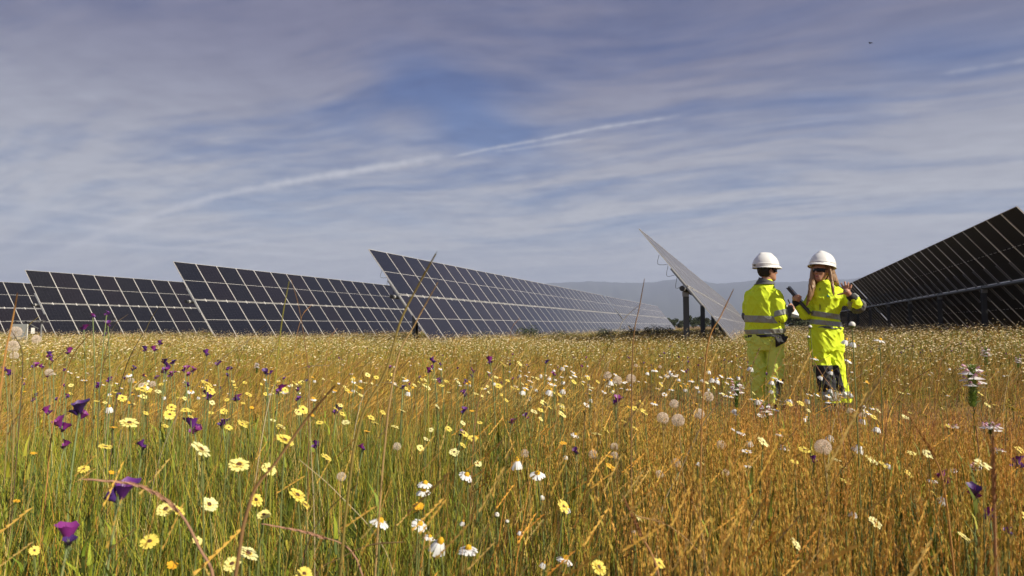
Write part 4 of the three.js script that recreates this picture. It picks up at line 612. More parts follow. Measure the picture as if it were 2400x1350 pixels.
// ---------------------------------------------------------------- flowers one can count
// where the larger flowers stand: x, z, height of the head above the datum, size of the head (metres)
const PLACED = {
  yellow: [[-0.732,-1.213,0.725,0.033],[-0.456,-0.933,0.729,0.033],[-0.416,-0.97,0.699,0.033],[-0.487,-1.277,0.623,0.033],[-0.377,-1.055,0.721,0.033],[-0.362,-1.078,0.625,0.033],[-0.382,-1.18,0.581,0.0241],[-0.623,-1.15,0.581,0.0329],[-0.595,-1.14,0.581,0.0271],[-0.559,-1.18,0.581,0.0321],[-0.485,-1.21,0.581,0.0288],[-0.435,-1.12,0.58,0.0244],[-0.382,-0.93,0.581,0.0329],[-0.388,-0.89,0.581,0.0242],[0.119,-0.88,0.58,0.0239],[-0.781,-1.617,0.762,0.033],[-0.828,-1.733,0.734,0.033],[-0.936,-1.733,0.668,0.033],[-1.186,-2.205,0.627,0.033],[-0.737,-1.733,0.642,0.033],[-0.97,-1.516,0.622,0.033],[-0.989,-1.47,0.58,0.027],[-0.755,-2.08,0.58,0.0283],[-0.616,-1.866,0.664,0.033],[-0.742,-2.205,0.611,0.033],[-0.762,-2.08,0.58,0.0255],[-0.278,-0.86,0.579,0.0234],[0.094,-1.17,0.58,0.0271],[0.216,-1.1,0.581,0.021],[-0.027,-2.021,0.786,0.033],[0.033,-2.695,0.748,0.033],[-0.465,-2.16,0.579,0.0323],[-0.381,-2.07,0.581,0.0282],[-0.151,-1.66,0.581,0.0282],[-0.136,-1.76,0.58,0.0239],[-0.116,-1.86,0.581,0.0304],[-0.146,-1.94,0.581,0.029],[-0.554,-0.98,0.581,0.028],[-0.486,-0.99,0.579,0.0175],[-0.707,-0.95,0.578,0.0155],[-1.121,-2.205,0.616,0.033],[-1.092,-1.866,0.724,0.033],[-1.272,-2.205,0.686,0.033],[-1.358,-2.205,0.659,0.033],[-0.248,-1.72,0.58,0.0234],[-0.249,-1.85,0.58,0.0227],[-0.082,-1.53,0.579,0.0208],[-0.572,-2.18,0.579,0.0297],[-0.649,-2.42,0.575,0.0329],[0.884,-1.56,0.58,0.0276],[0.88,-1.51,0.581,0.0247],[0.774,-1.49,0.58,0.0223],[0.89,-1.59,0.579,0.0238],[0.777,-1.69,0.581,0.0322],[1.06,-1.96,0.58,0.024],[0.827,-1.25,0.58,0.0255],[0.705,-1,0.581,0.0231],[0.612,-1.08,0.579,0.025],[1.27,-1.72,0.58,0.0281],[1.065,-1.55,0.579,0.0274],[0.89,-1.43,0.579,0.0233],[0.822,-1.35,0.58,0.022],[0.429,-0.97,0.581,0.0211],[1.349,-1.69,0.581,0.0299],[0.459,-1.54,0.579,0.021],[0.299,-2.02,0.579,0.0302],[0.252,-2.205,0.612,0.033],[0.111,-2.205,0.641,0.033],[0.206,-0.9,0.578,0.0184]],
  white: [[-0.216,-1.05,0.59,0.03],[-0.168,-1.17,0.549,0.0287],[-0.103,-0.919,0.601,0.03],[-0.071,-1.04,0.55,0.0297],[-0.095,-1.336,0.598,0.03],[-0.182,-1.336,0.581,0.03],[-0.185,-1.336,0.566,0.03],[0.01,-1.297,0.636,0.03],[0.052,-1.297,0.61,0.03],[0.082,-0.99,0.552,0.0256],[-0.09,-1.18,0.55,0.0128],[0.015,-1.13,0.549,0.0123],[0.049,-0.98,0.549,0.012],[0.11,-1.27,0.55,0.0173],[-0.141,-1.1,0.549,0.018],[0.498,-1.69,0.549,0.0184],[0.724,-2.005,0.575,0.03],[1.075,-1.838,0.869,0.03],[1.115,-2.1,0.863,0.03],[1.196,-2.205,0.853,0.03],[1.31,-2.45,0.776,0.03],[1.177,-2.45,0.784,0.03],[1.545,-3.15,0.659,0.03],[1.595,-3.15,0.685,0.03],[0.928,-2.45,0.751,0.03],[1.147,-2.756,0.685,0.03],[1.039,-2.45,0.699,0.03],[1.298,-3.15,0.636,0.03],[1.472,-3.15,0.547,0.03],[1.158,-2.756,0.587,0.03],[1.208,-2.756,0.593,0.03],[1.219,-2.64,0.527,0.0216],[0.982,-1.49,0.551,0.0223],[0.909,-1.34,0.55,0.0219],[0.988,-1.67,0.549,0.017],[1.056,-2.1,0.549,0.0286],[0.893,-2.12,0.549,0.026],[0.67,-4.41,0.488,0.03],[0.664,-2.756,0.611,0.03],[0.313,-3.15,0.664,0.03],[0.238,-2.94,0.617,0.03],[0.149,-2.45,0.662,0.03],[0.435,-3.675,0.622,0.03],[0.458,-3.675,0.487,0.03],[0.223,-3.675,0.578,0.03],[0.782,-2.756,0.672,0.03],[0.996,-2.756,0.648,0.03],[0.843,-2.205,0.653,0.03],[1.069,-2.756,0.589,0.03],[0.21,-2.11,0.55,0.0287],[1.282,-2.76,0.519,0.0225],[0.662,-1.24,0.55,0.0152],[0.608,-1.65,0.55,0.0202],[0.78,-2.23,0.549,0.0243],[0.747,-2,0.549,0.0245]],
  bud: [[0.696,-1.286,0.912,0.014],[1.085,-2.287,0.907,0.014],[0.063,-1.34,0.549,0.0128],[0.133,-1.583,0.581,0.014],[-0.029,-1.22,0.55,0.0108],[0.213,-1.12,0.55,0.0076],[1.386,-2.94,0.858,0.014],[-0.009,-1.18,0.55,0.008]],
  purple: [[-0.657,-1.067,0.626,0.045],[-0.685,-0.99,0.581,0.0404],[-1.003,-1.47,0.713,0.045],[-1.381,-1.946,0.604,0.045],[-1.233,-1.75,0.58,0.0262],[-0.872,-1.741,0.634,0.045],[-0.974,-2.13,0.58,0.0348],[-1.014,-2.756,0.63,0.045],[-0.694,-2.5,0.572,0.0408],[-2.002,-4.134,0.726,0.045],[0.417,-2.544,0.604,0.045],[0.051,-2.3,0.579,0.025],[0.93,-1.37,0.58,0.0298],[0.914,-1.26,0.58,0.0309],[0.828,-1.11,0.58,0.0242],[0.791,-1.02,0.581,0.0153],[1.199,-1.51,0.581,0.0308],[0.742,-1.56,0.58,0.0191],[-1.518,-2.35,0.953,0.0208],[-1.82,-2.83,0.914,0.0289],[-1.623,-2.43,0.946,0.0198],[-1.997,-2.93,0.898,0.0359],[-8.656,-13.36,0.72,0.1],[-1.016,-1.75,0.58,0.0262],[-2.859,-3.891,0.729,0.045],[-2.912,-4.134,0.739,0.045],[-3.831,-6.85,0.72,0.0652],[-2.753,-4.725,0.731,0.045],[-2.682,-4.725,0.731,0.045],[-2.022,-3.675,0.697,0.045],[-2.278,-4.134,0.609,0.045],[-2.091,-4.134,0.614,0.045],[-1.987,-3.675,0.622,0.045],[0,-2.17,0.581,0.0236],[-0.273,-3.675,0.512,0.045],[-0.191,-2.47,0.576,0.0302],[-0.156,-1.94,0.579,0.0211],[-0.623,-4.725,0.572,0.045],[-0.543,-4.725,0.493,0.045],[-1.32,-2.756,0.602,0.045],[-1.439,-3.307,0.529,0.045],[0.167,-1.66,0.581,0.0181],[-2.707,-4.134,0.517,0.045],[-0.404,-1.72,0.58,0.0211],[-0.54,-1.75,0.58,0.0214]],
  fluff: [[0.334,-2.205,0.737,0.036],[0.327,-1.96,0.741,0.036],[0.399,-2.117,0.733,0.036],[0.608,-1.96,0.691,0.036],[0.502,-1.96,0.669,0.036],[0.37,-1.556,0.684,0.036],[0.365,-1.393,0.703,0.036],[0.488,-1.654,0.681,0.036],[0.539,-1.102,0.7,0.036],[0.635,-1.93,0.549,0.0354],[0.306,-1.9,0.55,0.0284],[0.285,-1.77,0.55,0.0241],[0.228,-1.79,0.549,0.0317],[0.036,-1.8,0.55,0.0269],[0.433,-1.68,0.549,0.0274],[0.358,-1.55,0.55,0.0253],[0.526,-1.57,0.549,0.0235],[1.464,-2.646,0.538,0.036],[1.564,-2.94,0.517,0.036],[-1.234,-1.556,0.859,0.036],[-1.742,-2.205,0.806,0.036],[-1.393,-1.764,0.893,0.036],[-1.538,-2.035,0.867,0.036],[-1.773,-2.94,0.656,0.036],[-1.549,-2.646,0.659,0.036],[-1.672,-2.94,0.64,0.036],[-1.764,-2.405,0.733,0.036],[-0.344,-1.9,0.55,0.031],[-0.407,-1.52,0.551,0.0269],[1.242,-5.292,0.567,0.036],[1.038,-5.292,0.578,0.036]],
  spike: [[1.015,-1.393,0.778,0.09],[0.784,-2.205,0.671,0.09],[0.883,-2.205,0.597,0.09],[2.486,-3.307,0.751,0.09],[4.424,-5.512,0.59,0.09],[-2.229,-5.512,0.545,0.09],[0.11,-4.08,0.427,0.0666]],
  whorl: [[1.085,-1.438,0.682,0.045],[1.64,-2.362,0.536,0.045],[1.415,-1.85,0.549,0.0378],[1.187,-1.63,0.549,0.0333],[1.1,-1.59,0.55,0.0216],[0.805,-1.88,0.55,0.0307]],
  orange: [[-0.169,-1.155,0.584,0.022],[0.178,-1.155,0.654,0.022],[0.13,-1.617,0.611,0.022],[-1.016,-1.31,0.551,0.0143],[-0.986,-1.57,0.549,0.0171],[-0.513,-0.97,0.549,0.0172],[-0.592,-2.31,0.667,0.022],[-1.019,-2.695,0.654,0.022],[-0.845,-2.695,0.6,0.022],[-0.554,-2.31,0.683,0.022],[0.499,-2.695,0.564,0.022],[0.419,-1.98,0.55,0.0216],[0.918,-1.65,0.55,0.0157],[-0.118,-2.06,0.549,0.0196],[0.271,-1.76,0.549,0.0168],[1.06,-2.81,0.521,0.0191]],
};
// tall stalks that stand out: points from tip to root, radius in mm, colour, share taken by the ear, label
const STALKS = [
  [[[-0.392,0.988,-1.1],[-0.414,0.928,-1.133],[-0.435,0.834,-1.166],[-0.452,0.732,-1.199],[-0.463,0.24,-1.219]], 1.6, 'olive', 0, 'tall yellow green grass stalk rising before the second panel row from centre'],
  [[[-0.459,1.006,-1.3],[-0.455,0.95,-1.339],[-0.445,0.811,-1.378],[-0.454,0.7,-1.417],[-0.459,0.24,-1.437]], 1.2, 'brown', 0.35, 'thin brown grass stalk leaning left beside the tall yellow green stalk'],
  [[[-0.088,0.993,-0.72],[-0.109,0.962,-0.742],[-0.135,0.917,-0.763],[-0.157,0.854,-0.785],[-0.195,0.782,-0.806],[-0.238,0.24,-0.826]], 1.9, 'olivebrown', 0.3, 'tallest olive brown stalk crossing the corner of the long central panel row'],
  [[[-0.101,0.969,-0.85],[-0.134,0.915,-0.876],[-0.165,0.858,-0.901],[-0.213,0.24,-0.921]], 1.5, 'tan', 0.4, 'tan stalk tip beside the tallest stalk, before the central panel row'],
  [[[0.254,0.999,-1.2],[0.251,0.947,-1.236],[0.246,0.888,-1.272],[0.238,0.24,-1.292]], 1.5, 'brown', 0.4, 'upright brown stalk before the far end of the central panel row'],
  [[[0.353,0.967,-1],[0.343,0.927,-1.03],[0.331,0.884,-1.06],[0.307,0.24,-1.08]], 1.6, 'orange', 0.4, 'orange stalk leaning toward the person seen from behind'],
  [[[-0.499,0.73,-0.75],[-0.449,0.716,-0.772],[-0.414,0.679,-0.795],[-0.397,0.625,-0.818],[-0.39,0.584,-0.84],[-0.383,0.24,-0.86]], 2.3, 'pinkbrown', 0.65, 'thick hairy brown grass ear arching over a purple flower'],
  [[[-0.348,0.632,-0.9],[-0.284,0.608,-0.927],[-0.235,0.571,-0.954],[-0.187,0.24,-0.974]], 1.8, 'pinkbrown', 0.7, 'pinkish drooping grass ear beside the yellow daisies near the lower edge'],
  [[[-0.163,0.855,-0.58],[-0.193,0.823,-0.597],[-0.227,0.78,-0.615],[-0.26,0.735,-0.632],[-0.307,0.24,-0.652]], 2.1, 'brown', 0.4, 'thick blurred brown stalk slanting past the yellow daisies'],
  [[[-0.711,0.955,-0.9],[-0.738,0.913,-0.927],[-0.768,0.861,-0.954],[-0.823,0.24,-0.974]], 1.8, 'orange', 0.3, 'orange brown stalk at the edge beside the grey control cabinet'],
  [[[-1.037,0.903,-1.3],[-1.048,0.871,-1.339],[-1.071,0.847,-1.378],[-1.099,0.78,-1.417],[-1.133,0.24,-1.437]], 1.2, 'dark', 0, 'bent dark stalk beside the pale seed heads at the edge'],
  [[[0.411,0.786,-1.2],[0.374,0.722,-1.236],[0.337,0.624,-1.272],[0.305,0.53,-1.308],[0.291,0.24,-1.328]], 1.4, 'straw', 0.2, 'pale straw stalk slanting up toward the pair of workers'],
  [[[0.141,0.693,-0.8],[0.165,0.644,-0.824],[0.193,0.583,-0.848],[0.216,0.24,-0.868]], 2.2, 'tanred', 0.6, 'reddish brown grass ear near the lower edge, right of the white daisies'],
  [[[0.565,0.781,-0.9],[0.614,0.722,-0.927],[0.645,0.675,-0.954],[0.684,0.24,-0.974]], 1.8, 'orange', 0.6, 'orange grass ear pointing at a purple flower on the right'],
  [[[0.606,0.773,-0.8],[0.622,0.692,-0.824],[0.638,0.587,-0.848],[0.646,0.24,-0.868]], 2.3, 'tanred', 0.6, 'thick reddish upright grass ear under the white whorled flower'],
  [[[0.176,0.643,-0.9],[0.227,0.621,-0.927],[0.293,0.548,-0.954],[0.334,0.24,-0.974]], 1.6, 'tan', 0.5, 'tan wheat like ear bending left near the lower edge'],
  [[[0.263,0.668,-1],[0.287,0.633,-1.03],[0.311,0.586,-1.06],[0.335,0.24,-1.08]], 1.5, 'tan', 0.7, 'short tan grass ear drooping right of the fluffy seed heads'],
  [[[-0.46,0.811,-1.6],[-0.535,0.804,-1.648],[-0.602,0.783,-1.696],[-0.657,0.748,-1.744],[-0.74,0.24,-1.764]], 1.5, 'straw', 0.4, 'pale straw stalk arching flat over the yellow flowers in mid meadow'],
  [[[-0.313,0.733,-1.8],[-0.367,0.744,-1.854],[-0.41,0.733,-1.908],[-0.463,0.691,-1.962],[-0.534,0.24,-1.982]], 1.4, 'straw', 0.3, 'small pale arch of straw in the centre of the meadow'],
  [[[-0.245,0.866,-1.4],[-0.22,0.851,-1.442],[-0.206,0.819,-1.484],[-0.204,0.77,-1.526],[-0.201,0.24,-1.546]], 1.5, 'olive', 0.3, 'olive stalk arching left below the central panel row'],
  [[[-0.88,0.892,-1.5],[-0.929,0.851,-1.545],[-0.971,0.812,-1.59],[-1.02,0.727,-1.635],[-1.056,0.644,-1.68],[-1.082,0.24,-1.7]], 1.5, 'dark', 0.3, 'dark brown stalk reaching the foot of the left panel rows'],
  [[[-0.943,0.89,-1.4],[-1.004,0.844,-1.442],[-1.055,0.774,-1.484],[-1.104,0.681,-1.526],[-1.138,0.24,-1.546]], 1.6, 'orange', 0.3, 'orange brown stalk leaning right below the purple flowers at left'],
  [[[-0.217,0.688,-0.9],[-0.268,0.641,-0.927],[-0.306,0.581,-0.954],[-0.339,0.24,-0.974]], 1.2, 'dark', 0, 'dark slanting stem right of the paired yellow daisies'],
  [[[-0.135,0.641,-0.8],[-0.182,0.629,-0.824],[-0.225,0.605,-0.848],[-0.266,0.572,-0.872],[-0.305,0.24,-0.892]], 1.5, 'tan', 0.3, 'tan stalk curving toward the lowest group of white daisies'],
  [[[-0.335,0.701,-1],[-0.284,0.643,-1.03],[-0.204,0.528,-1.06],[-0.175,0.24,-1.08]], 1, 'straw', 0, 'thin pale straw lying across the grass below the yellow daisies'],
  [[[-0.353,0.809,-1.1],[-0.359,0.706,-1.133],[-0.36,0.551,-1.166],[-0.36,0.24,-1.186]], 1, 'straw', 0, 'straight pale straw standing right of the largest yellow daisies'],
  [[[0.254,0.871,-1.6],[0.234,0.823,-1.648],[0.209,0.764,-1.696],[0.175,0.24,-1.716]], 1.3, 'brown', 0.3, 'brown stalk leaning right above the trio of seed heads'],
  [[[1.071,0.804,-1.6],[1.058,0.776,-1.648],[1.041,0.726,-1.696],[1.033,0.657,-1.744],[1.026,0.24,-1.764]], 1.4, 'brown', 0.2, 'lone brown stalk arching right of the long haired person'],
  [[[0.705,0.846,-1.5],[0.757,0.794,-1.545],[0.81,0.736,-1.59],[0.875,0.24,-1.61]], 1.2, 'pinkbrown', 0, 'pinkish stem crossing the dark knee of the worker facing the camera'],
  [[[0.352,0.66,-0.9],[0.352,0.632,-0.927],[0.352,0.599,-0.954],[0.353,0.24,-0.974]], 1.4, 'straw', 0.6, 'pale oat like ear below the white spike flowers'],
  [[[0.385,0.784,-1.9],[0.318,0.766,-1.957],[0.272,0.739,-2.014],[0.237,0.685,-2.071],[0.195,0.24,-2.091]], 1.2, 'olivebrown', 0.2, 'olive brown stalk arching over the trio of seed heads'],
  [[[-0.85,0.844,-1.9],[-0.929,0.862,-1.957],[-1.003,0.845,-2.014],[-1.065,0.79,-2.071],[-1.156,0.239,-2.091]], 1.2, 'tan', 0.2, 'small tan arch of grass among the purple flowers at left'],
  [[[0.539,0.708,-1],[0.524,0.665,-1.03],[0.513,0.602,-1.06],[0.503,0.24,-1.08]], 1.2, 'brown', 0, 'brown stem leaning right beside the largest seed head'],
  [[[-0.023,0.834,-1.7],[-0.059,0.773,-1.751],[-0.097,0.685,-1.802],[-0.125,0.24,-1.822]], 1.2, 'tanred', 0.3, 'reddish stalk leaning right in the centre of the meadow'],
];

const vmat = (more = {}) => new THREE.MeshPhysicalMaterial({ vertexColors: true, side: THREE.DoubleSide, roughness: 0.7, ...more });
const petalMat = { pale: mat(0.82, 0.78, 0.36, 0.65, { transmission: 0.2, thickness: 0 }), yellow: mat(0.80, 0.66, 0.11, 0.65, { transmission: 0.2, thickness: 0 }), cream: mat(0.84, 0.76, 0.25, 0.65, { transmission: 0.2, thickness: 0 }), white: mat(0.80, 0.80, 0.79, 0.6, { transmission: 0.15, thickness: 0 }), orange: mat(0.80, 0.43, 0.015, 0.6, { transmission: 0.2, thickness: 0 }),
  violet: mat(0.15, 0.03, 0.25, 0.5, { transmission: 0.25, thickness: 0 }), magenta: mat(0.26, 0.03, 0.24, 0.5, { transmission: 0.25, thickness: 0 }), indigo: mat(0.08, 0.03, 0.20, 0.5, { transmission: 0.25, thickness: 0 }) };
const stemMat = mat(0.16, 0.19, 0.055, 0.8), stemDry = mat(0.30, 0.22, 0.08, 0.8), hairyMat = mat(0.20, 0.25, 0.10, 0.9), discMat = mat(0.72, 0.40, 0.012, 0.8), darkDisc = mat(0.085, 0.030, 0.012, 0.8), ringMat = mat(0.62, 0.42, 0.03, 0.8), budMat = mat(0.74, 0.72, 0.66, 0.7), fluffMat = mat(0.88, 0.76, 0.64, 0.9, { transmission: 0.35, thickness: 0 });
// petals lie along +x, their faces towards +y; head radius 1
function petalG(len, w0, w1, lift, tip, notch = 0, from = 0.2) {
  const p = [], idx = [], n = 4, y = (t) => lift * t + tip * t * t;
  for (let i = 0; i <= n; i++) { const t = i / n, x = lerp(from, len, t), w = (t < 0.7 ? lerp(w0, w1, ss(0, 0.7, t)) : lerp(w1, w1 * 0.72, (t - 0.7) / 0.3)); p.push(x - (i === n ? notch * 0.3 : 0), y(t) + 0.03, -w, x + (i === n ? -notch : 0), y(t), 0, x - (i === n ? notch * 0.1 : 0), y(t) + 0.03, w); }
  for (let i = 0; i < n; i++) { const a = i * 3; idx.push(a, a + 1, a + 3, a + 1, a + 4, a + 3, a + 1, a + 2, a + 4, a + 2, a + 5, a + 4); }
  const g = new THREE.BufferGeometry(); g.setAttribute('position', new THREE.Float32BufferAttribute(p, 3)); g.setIndex(idx); g.computeVertexNormals(); return g;
}
const ringOf = (g, n, jit = 0.1, sc = 1) => merge(Array.from({ length: n }, (_, i) => g.clone().scale(sc * ran(0.9, 1.05), 1, 1).rotateZ(ran(-jit, jit)).rotateY(i / n * 6.283 + ran(-jit, jit))));
const yellowPetal = petalG(1, 0.10, 0.19, 0.16, -0.14, 0.05), yellowRing = [0, 1, 2].map(() => merge([ringOf(yellowPetal, 13, 0.12), ringOf(yellowPetal, 11, 0.14, 0.68).translate(0, 0.04, 0)]));
const innerRing = [0, 1].map(() => ringOf(petalG(0.62, 0.07, 0.12, 0.22, -0.05, 0.03), 11, 0.12));
const whitePetals = [0.05, -0.38, -1.35].map((d) => petalG(1, 0.12, 0.19, d * 0.25, d * 0.65, 0.04, 0.26)), whiteRings = whitePetals.map((g) => ringOf(g, 13, 0.08));
const domeG = (h) => { const g = new THREE.SphereGeometry(1, 12, 6, 0, 6.284, 0, 1.6).scale(0.36, h, 0.36), p = g.attributes.position; for (let i = 0; i < p.count; i++) { const k = 1 + 0.05 * (hash(i, 3, 1) - 0.5); p.setXYZ(i, p.getX(i) * k, p.getY(i) * k, p.getZ(i) * k); } g.computeVertexNormals(); return g; };
const domes = [domeG(0.22), domeG(0.42), domeG(0.62)], flatDisc = new THREE.SphereGeometry(1, 12, 4, 0, 6.284, 0, 1.57).scale(0.27, 0.10, 0.27), ringDisc = new THREE.TorusGeometry(0.32, 0.07, 5, 14).rotateX(1.5708).scale(1, 0.6, 1), calyxG = new THREE.ConeGeometry(0.3, 0.45, 8, 1, true).rotateX(Math.PI).translate(0, -0.2, 0);
const stems = [0, 1, 2, 3].map((k) => { const a = k * 1.7; return caneG([V(0, -0.03, 0), V(Math.cos(a) * 0.012, 0.35, Math.sin(a) * 0.012), V(Math.cos(a) * 0.010, 0.7, Math.sin(a) * 0.010), V(0, 1, 0)], 0.0016, 0.0012, 6, 4); });
const leafletG = (() => { const s = new Strips(); for (let k = 0; k < 6; k++) s.blade(0, 0, ran(.03, .06), ran(.002, .005), k * 2.4, ran(.5, 1.3), tint(pick(greens)), 3, 0.04 + 0.045 * k); return s.done(); })();
const facing = (lean, jit) => new THREE.Quaternion().setFromUnitVectors(V(0, 1, 0), V(sunDir.x * lean + ran(-jit, jit), 1 - lean * 0.4, sunDir.z * lean + ran(-jit, jit)).normalize()).multiply(new THREE.Quaternion().setFromAxisAngle(V(0, 1, 0), ran(0, 6.28)));
function plant(name, x, z, top, label, category, group, stem = stemMat) {
  const g = ground(x, z), t = base(name, x, g, z), h = top - g; tag(t, label, category, group);
  const s = part(t, 'stem', pick(stems), stem); s.scale.set(1, h, 1); t.userData.h = h; return t;
}
const up = (t, m, q, r, y = 0) => { m.position.set(0, t.userData.h + y, 0); m.quaternion.copy(q); m.scale.setScalar(r); return m; };
function yellowDaisy(x, z, top, size, label, group, fine) {
  const t = plant('yellow_daisy', x, z, top, label, 'daisy', group), q = facing(0.62, 0.34), r = size / 2, pm = pick([petalMat.yellow, petalMat.yellow, petalMat.cream, petalMat.pale]);
  if (fine) { const n = 12 + Math.floor(rnd() * 3); for (let i = 0; i < n; i++) up(t, part(t, 'petal', yellowPetal, pm), q.clone().multiply(new THREE.Quaternion().setFromEuler(new THREE.Euler(ran(-.1, .1), i / n * 6.283 + ran(-.08, .08), ran(-.12, .1), 'YXZ'))), r * ran(0.9, 1.06)); up(t, part(t, 'inner_florets', pick(innerRing), pm), q, r, r * 0.03); }
  else up(t, part(t, 'petals', pick(yellowRing), pm), q, r);
  up(t, part(t, 'disc_ring', ringDisc, ringMat), q, r, r * 0.05); up(t, part(t, 'flower_disc', flatDisc, darkDisc), q, r, r * 0.06); up(t, part(t, 'calyx', calyxG, stemMat), q, r);
  return t;
}
function whiteDaisy(x, z, top, size, label, group, fine, droop) {
  const t = plant('white_daisy', x, z, top, label, 'daisy', group), q = facing(0.34, 0.26), r = size / 2 * (droop === 2 ? 0.9 : 1.08), d = droop ?? (rnd() < 0.25 ? 0 : rnd() < 0.55 ? 1 : 2);
  if (fine) { const n = 13; for (let i = 0; i < n; i++) up(t, part(t, 'petal', whitePetals[d], petalMat.white), q.clone().multiply(new THREE.Quaternion().setFromEuler(new THREE.Euler(0, i / n * 6.283 + ran(-.06, .06), ran(-.14, .1), 'YXZ'))), r * ran(0.92, 1.05)); }
  else up(t, part(t, 'petals', whiteRings[d], petalMat.white), q, r);
  up(t, part(t, 'flower_disc', domes[d], discMat), q, r); up(t, part(t, 'calyx', calyxG, stemMat), q, r);
  if (fine || rnd() < 0.4) part(t, 'leaflets', leafletG, vmat0);
  return t;
}
const vmat0 = vmat({ transmission: 0.25, thickness: 0 });
// a bugloss bell: a flared lopsided funnel along +y, mouth radius about 1
const bellG = [0, 1, 2].map(() => {
  const rows = [[0, .14], [.35, .30], [.8, .52], [1.25, .78], [1.55, 1.0]], N = 15, p = [], idx = [];
  rows.forEach(([y, r], i) => { for (let k = 0; k < N; k++) { const a = k / N * 6.283, lobe = 0.5 + 0.5 * Math.cos(a * 5), t = i / 4, slant = Math.cos(a) * 0.35 * t; p.push(Math.cos(a) * r * (1 + 0.12 * t * lobe) + 0.06 * Math.sin(i * 2), y + slant + 0.22 * t * t * lobe + ran(-.03, .03) * t, Math.sin(a) * r * (1 + 0.12 * t * lobe)); } });
  for (let i = 0; i < 4; i++) for (let k = 0; k < N; k++) { const a = i * N + k, b = i * N + (k + 1) % N; idx.push(a, a + N, b, b, a + N, b + N); }
  const g = new THREE.BufferGeometry(); g.setAttribute('position', new THREE.Float32BufferAttribute(p, 3)); g.setIndex(idx); g.computeVertexNormals(); return g;
});
const bristleG = (() => { const s = new Strips(); for (let k = 0; k < 60; k++) s.blade(ran(-.4, .4), ran(-.4, .4), ran(.4, .9), .05, ran(0, 6.28), ran(.2, 1.6), tint([.22, .28, .11]), 2, ran(-.9, .1)); return s.done(); })();
const stamenG = merge([0, 1, 2].map((k) => barG(V(0, .4, 0), V(Math.cos(k * 2.1) * .3, 1.75, Math.sin(k * 2.1) * .3), .03, .03, 4)));
function bugloss(x, z, top, size, label, group, bells) {
  const t = plant('purple_bugloss', x, z, top, label, 'wildflower', group, hairyMat), r = size * 0.36, n = bells ?? 3;
  t.children[0].scale.x = t.children[0].scale.z = 1.7; up(t, part(t, 'calyx', bristleG, vmat0), new THREE.Quaternion(), size * 0.40, -size * 0.16);
  const around = ran(0, 6.28);
  for (let i = 0; i < n; i++) {
    const a = around + i / n * 6.28, lean = i === 0 ? 0.3 : ran(0.3, 0.8), q = new THREE.Quaternion().setFromUnitVectors(V(0, 1, 0), V(Math.cos(a) * lean, 1, Math.sin(a) * lean).normalize()).multiply(new THREE.Quaternion().setFromAxisAngle(V(0, 1, 0), ran(0, 6.28)));
    const m = up(t, part(t, 'bell', pick(bellG), pick([petalMat.violet, petalMat.violet, petalMat.magenta, petalMat.indigo])), q, r * (i === 0 ? 1.1 : ran(0.55, 0.8)), -size * 0.12 - i * size * 0.10); m.position.x = Math.cos(a) * size * 0.07; m.position.z = Math.sin(a) * size * 0.07;
    part(m, 'stamen', stamenG, petalMat.magenta);
  }
  return t;
}
const fluffG = [0, 1, 2].map(() => {
  const s = new Strips(), c = [1, 1, 1]; for (let k = 0; k < 150; k++) {
    const b = 1 - 1.75 * (k + 0.5) / 150, a = k * 2.39996, h = Math.sqrt(Math.max(0, 1 - b * b)), d = V(Math.cos(a) * h, b, Math.sin(a) * h), u = V(0, 1, 0.3).cross(d).normalize(), w = d.clone().cross(u), R = ran(0.66, 0.90); if (rnd() < 0.12) continue;
    const o = d.clone().multiplyScalar(0.16), e = d.clone().multiplyScalar(R); s.tri([o.x, o.y, o.z], [e.x + u.x * .02, e.y + u.y * .02, e.z + u.z * .02], [e.x - u.x * .02, e.y - u.y * .02, e.z - u.z * .02], c);
    for (let j = 0; j < 6; j++) { const f = j / 6 * 6.28 + k, g = d.clone().multiplyScalar(1.0).addScaledVector(u, Math.cos(f) * 0.22).addScaledVector(w, Math.sin(f) * 0.22), v = u.clone().multiplyScalar(-Math.sin(f) * 0.024).addScaledVector(w, Math.cos(f) * 0.024); s.tri([e.x, e.y, e.z], [g.x + v.x, g.y + v.y, g.z + v.z], [g.x - v.x, g.y - v.y, g.z - v.z], c); }
  }
  const g = s.done(); g.deleteAttribute('color'); return g;
});
const coreG = new THREE.SphereGeometry(0.2, 10, 8).scale(1, 0.8, 1).translate(0, -0.1, 0), bractsG = (() => { const s = new Strips(); for (let k = 0; k < 9; k++) s.blade(0, 0, ran(.5, .8), .09, k / 9 * 6.28, 2.6, tint([.18, .19, .07]), 3, -.18); return s.done(); })();
function seedHead(x, z, top, size, label, group) {
  const t = plant('seed_head', x, z, top, label, 'seed head', group, stemDry), q = facing(0.15, 0.2), r = size / 2 * ran(0.74, 0.88);
  up(t, part(t, 'fluff', pick(fluffG), fluffMat), q, r); up(t, part(t, 'core', coreG, stemDry), q, r); up(t, part(t, 'bracts', bractsG, vmat0), q, r); return t;
}
const bractSpikeG = (() => { const s = new Strips(); for (let w = 0; w < 15; w++) for (let k = 0; k < 6; k++) { const r = 0.10 * (1 - 0.35 * w / 15), a = k / 6 * 6.28 + w * 0.52; s.blade(Math.cos(a) * 0.03, Math.sin(a) * 0.03, r * 1.9, 0.055, a, 1.5, tint([.19, .28, .05], .35), 3, -0.5 + w / 15); } return s.done(); })();
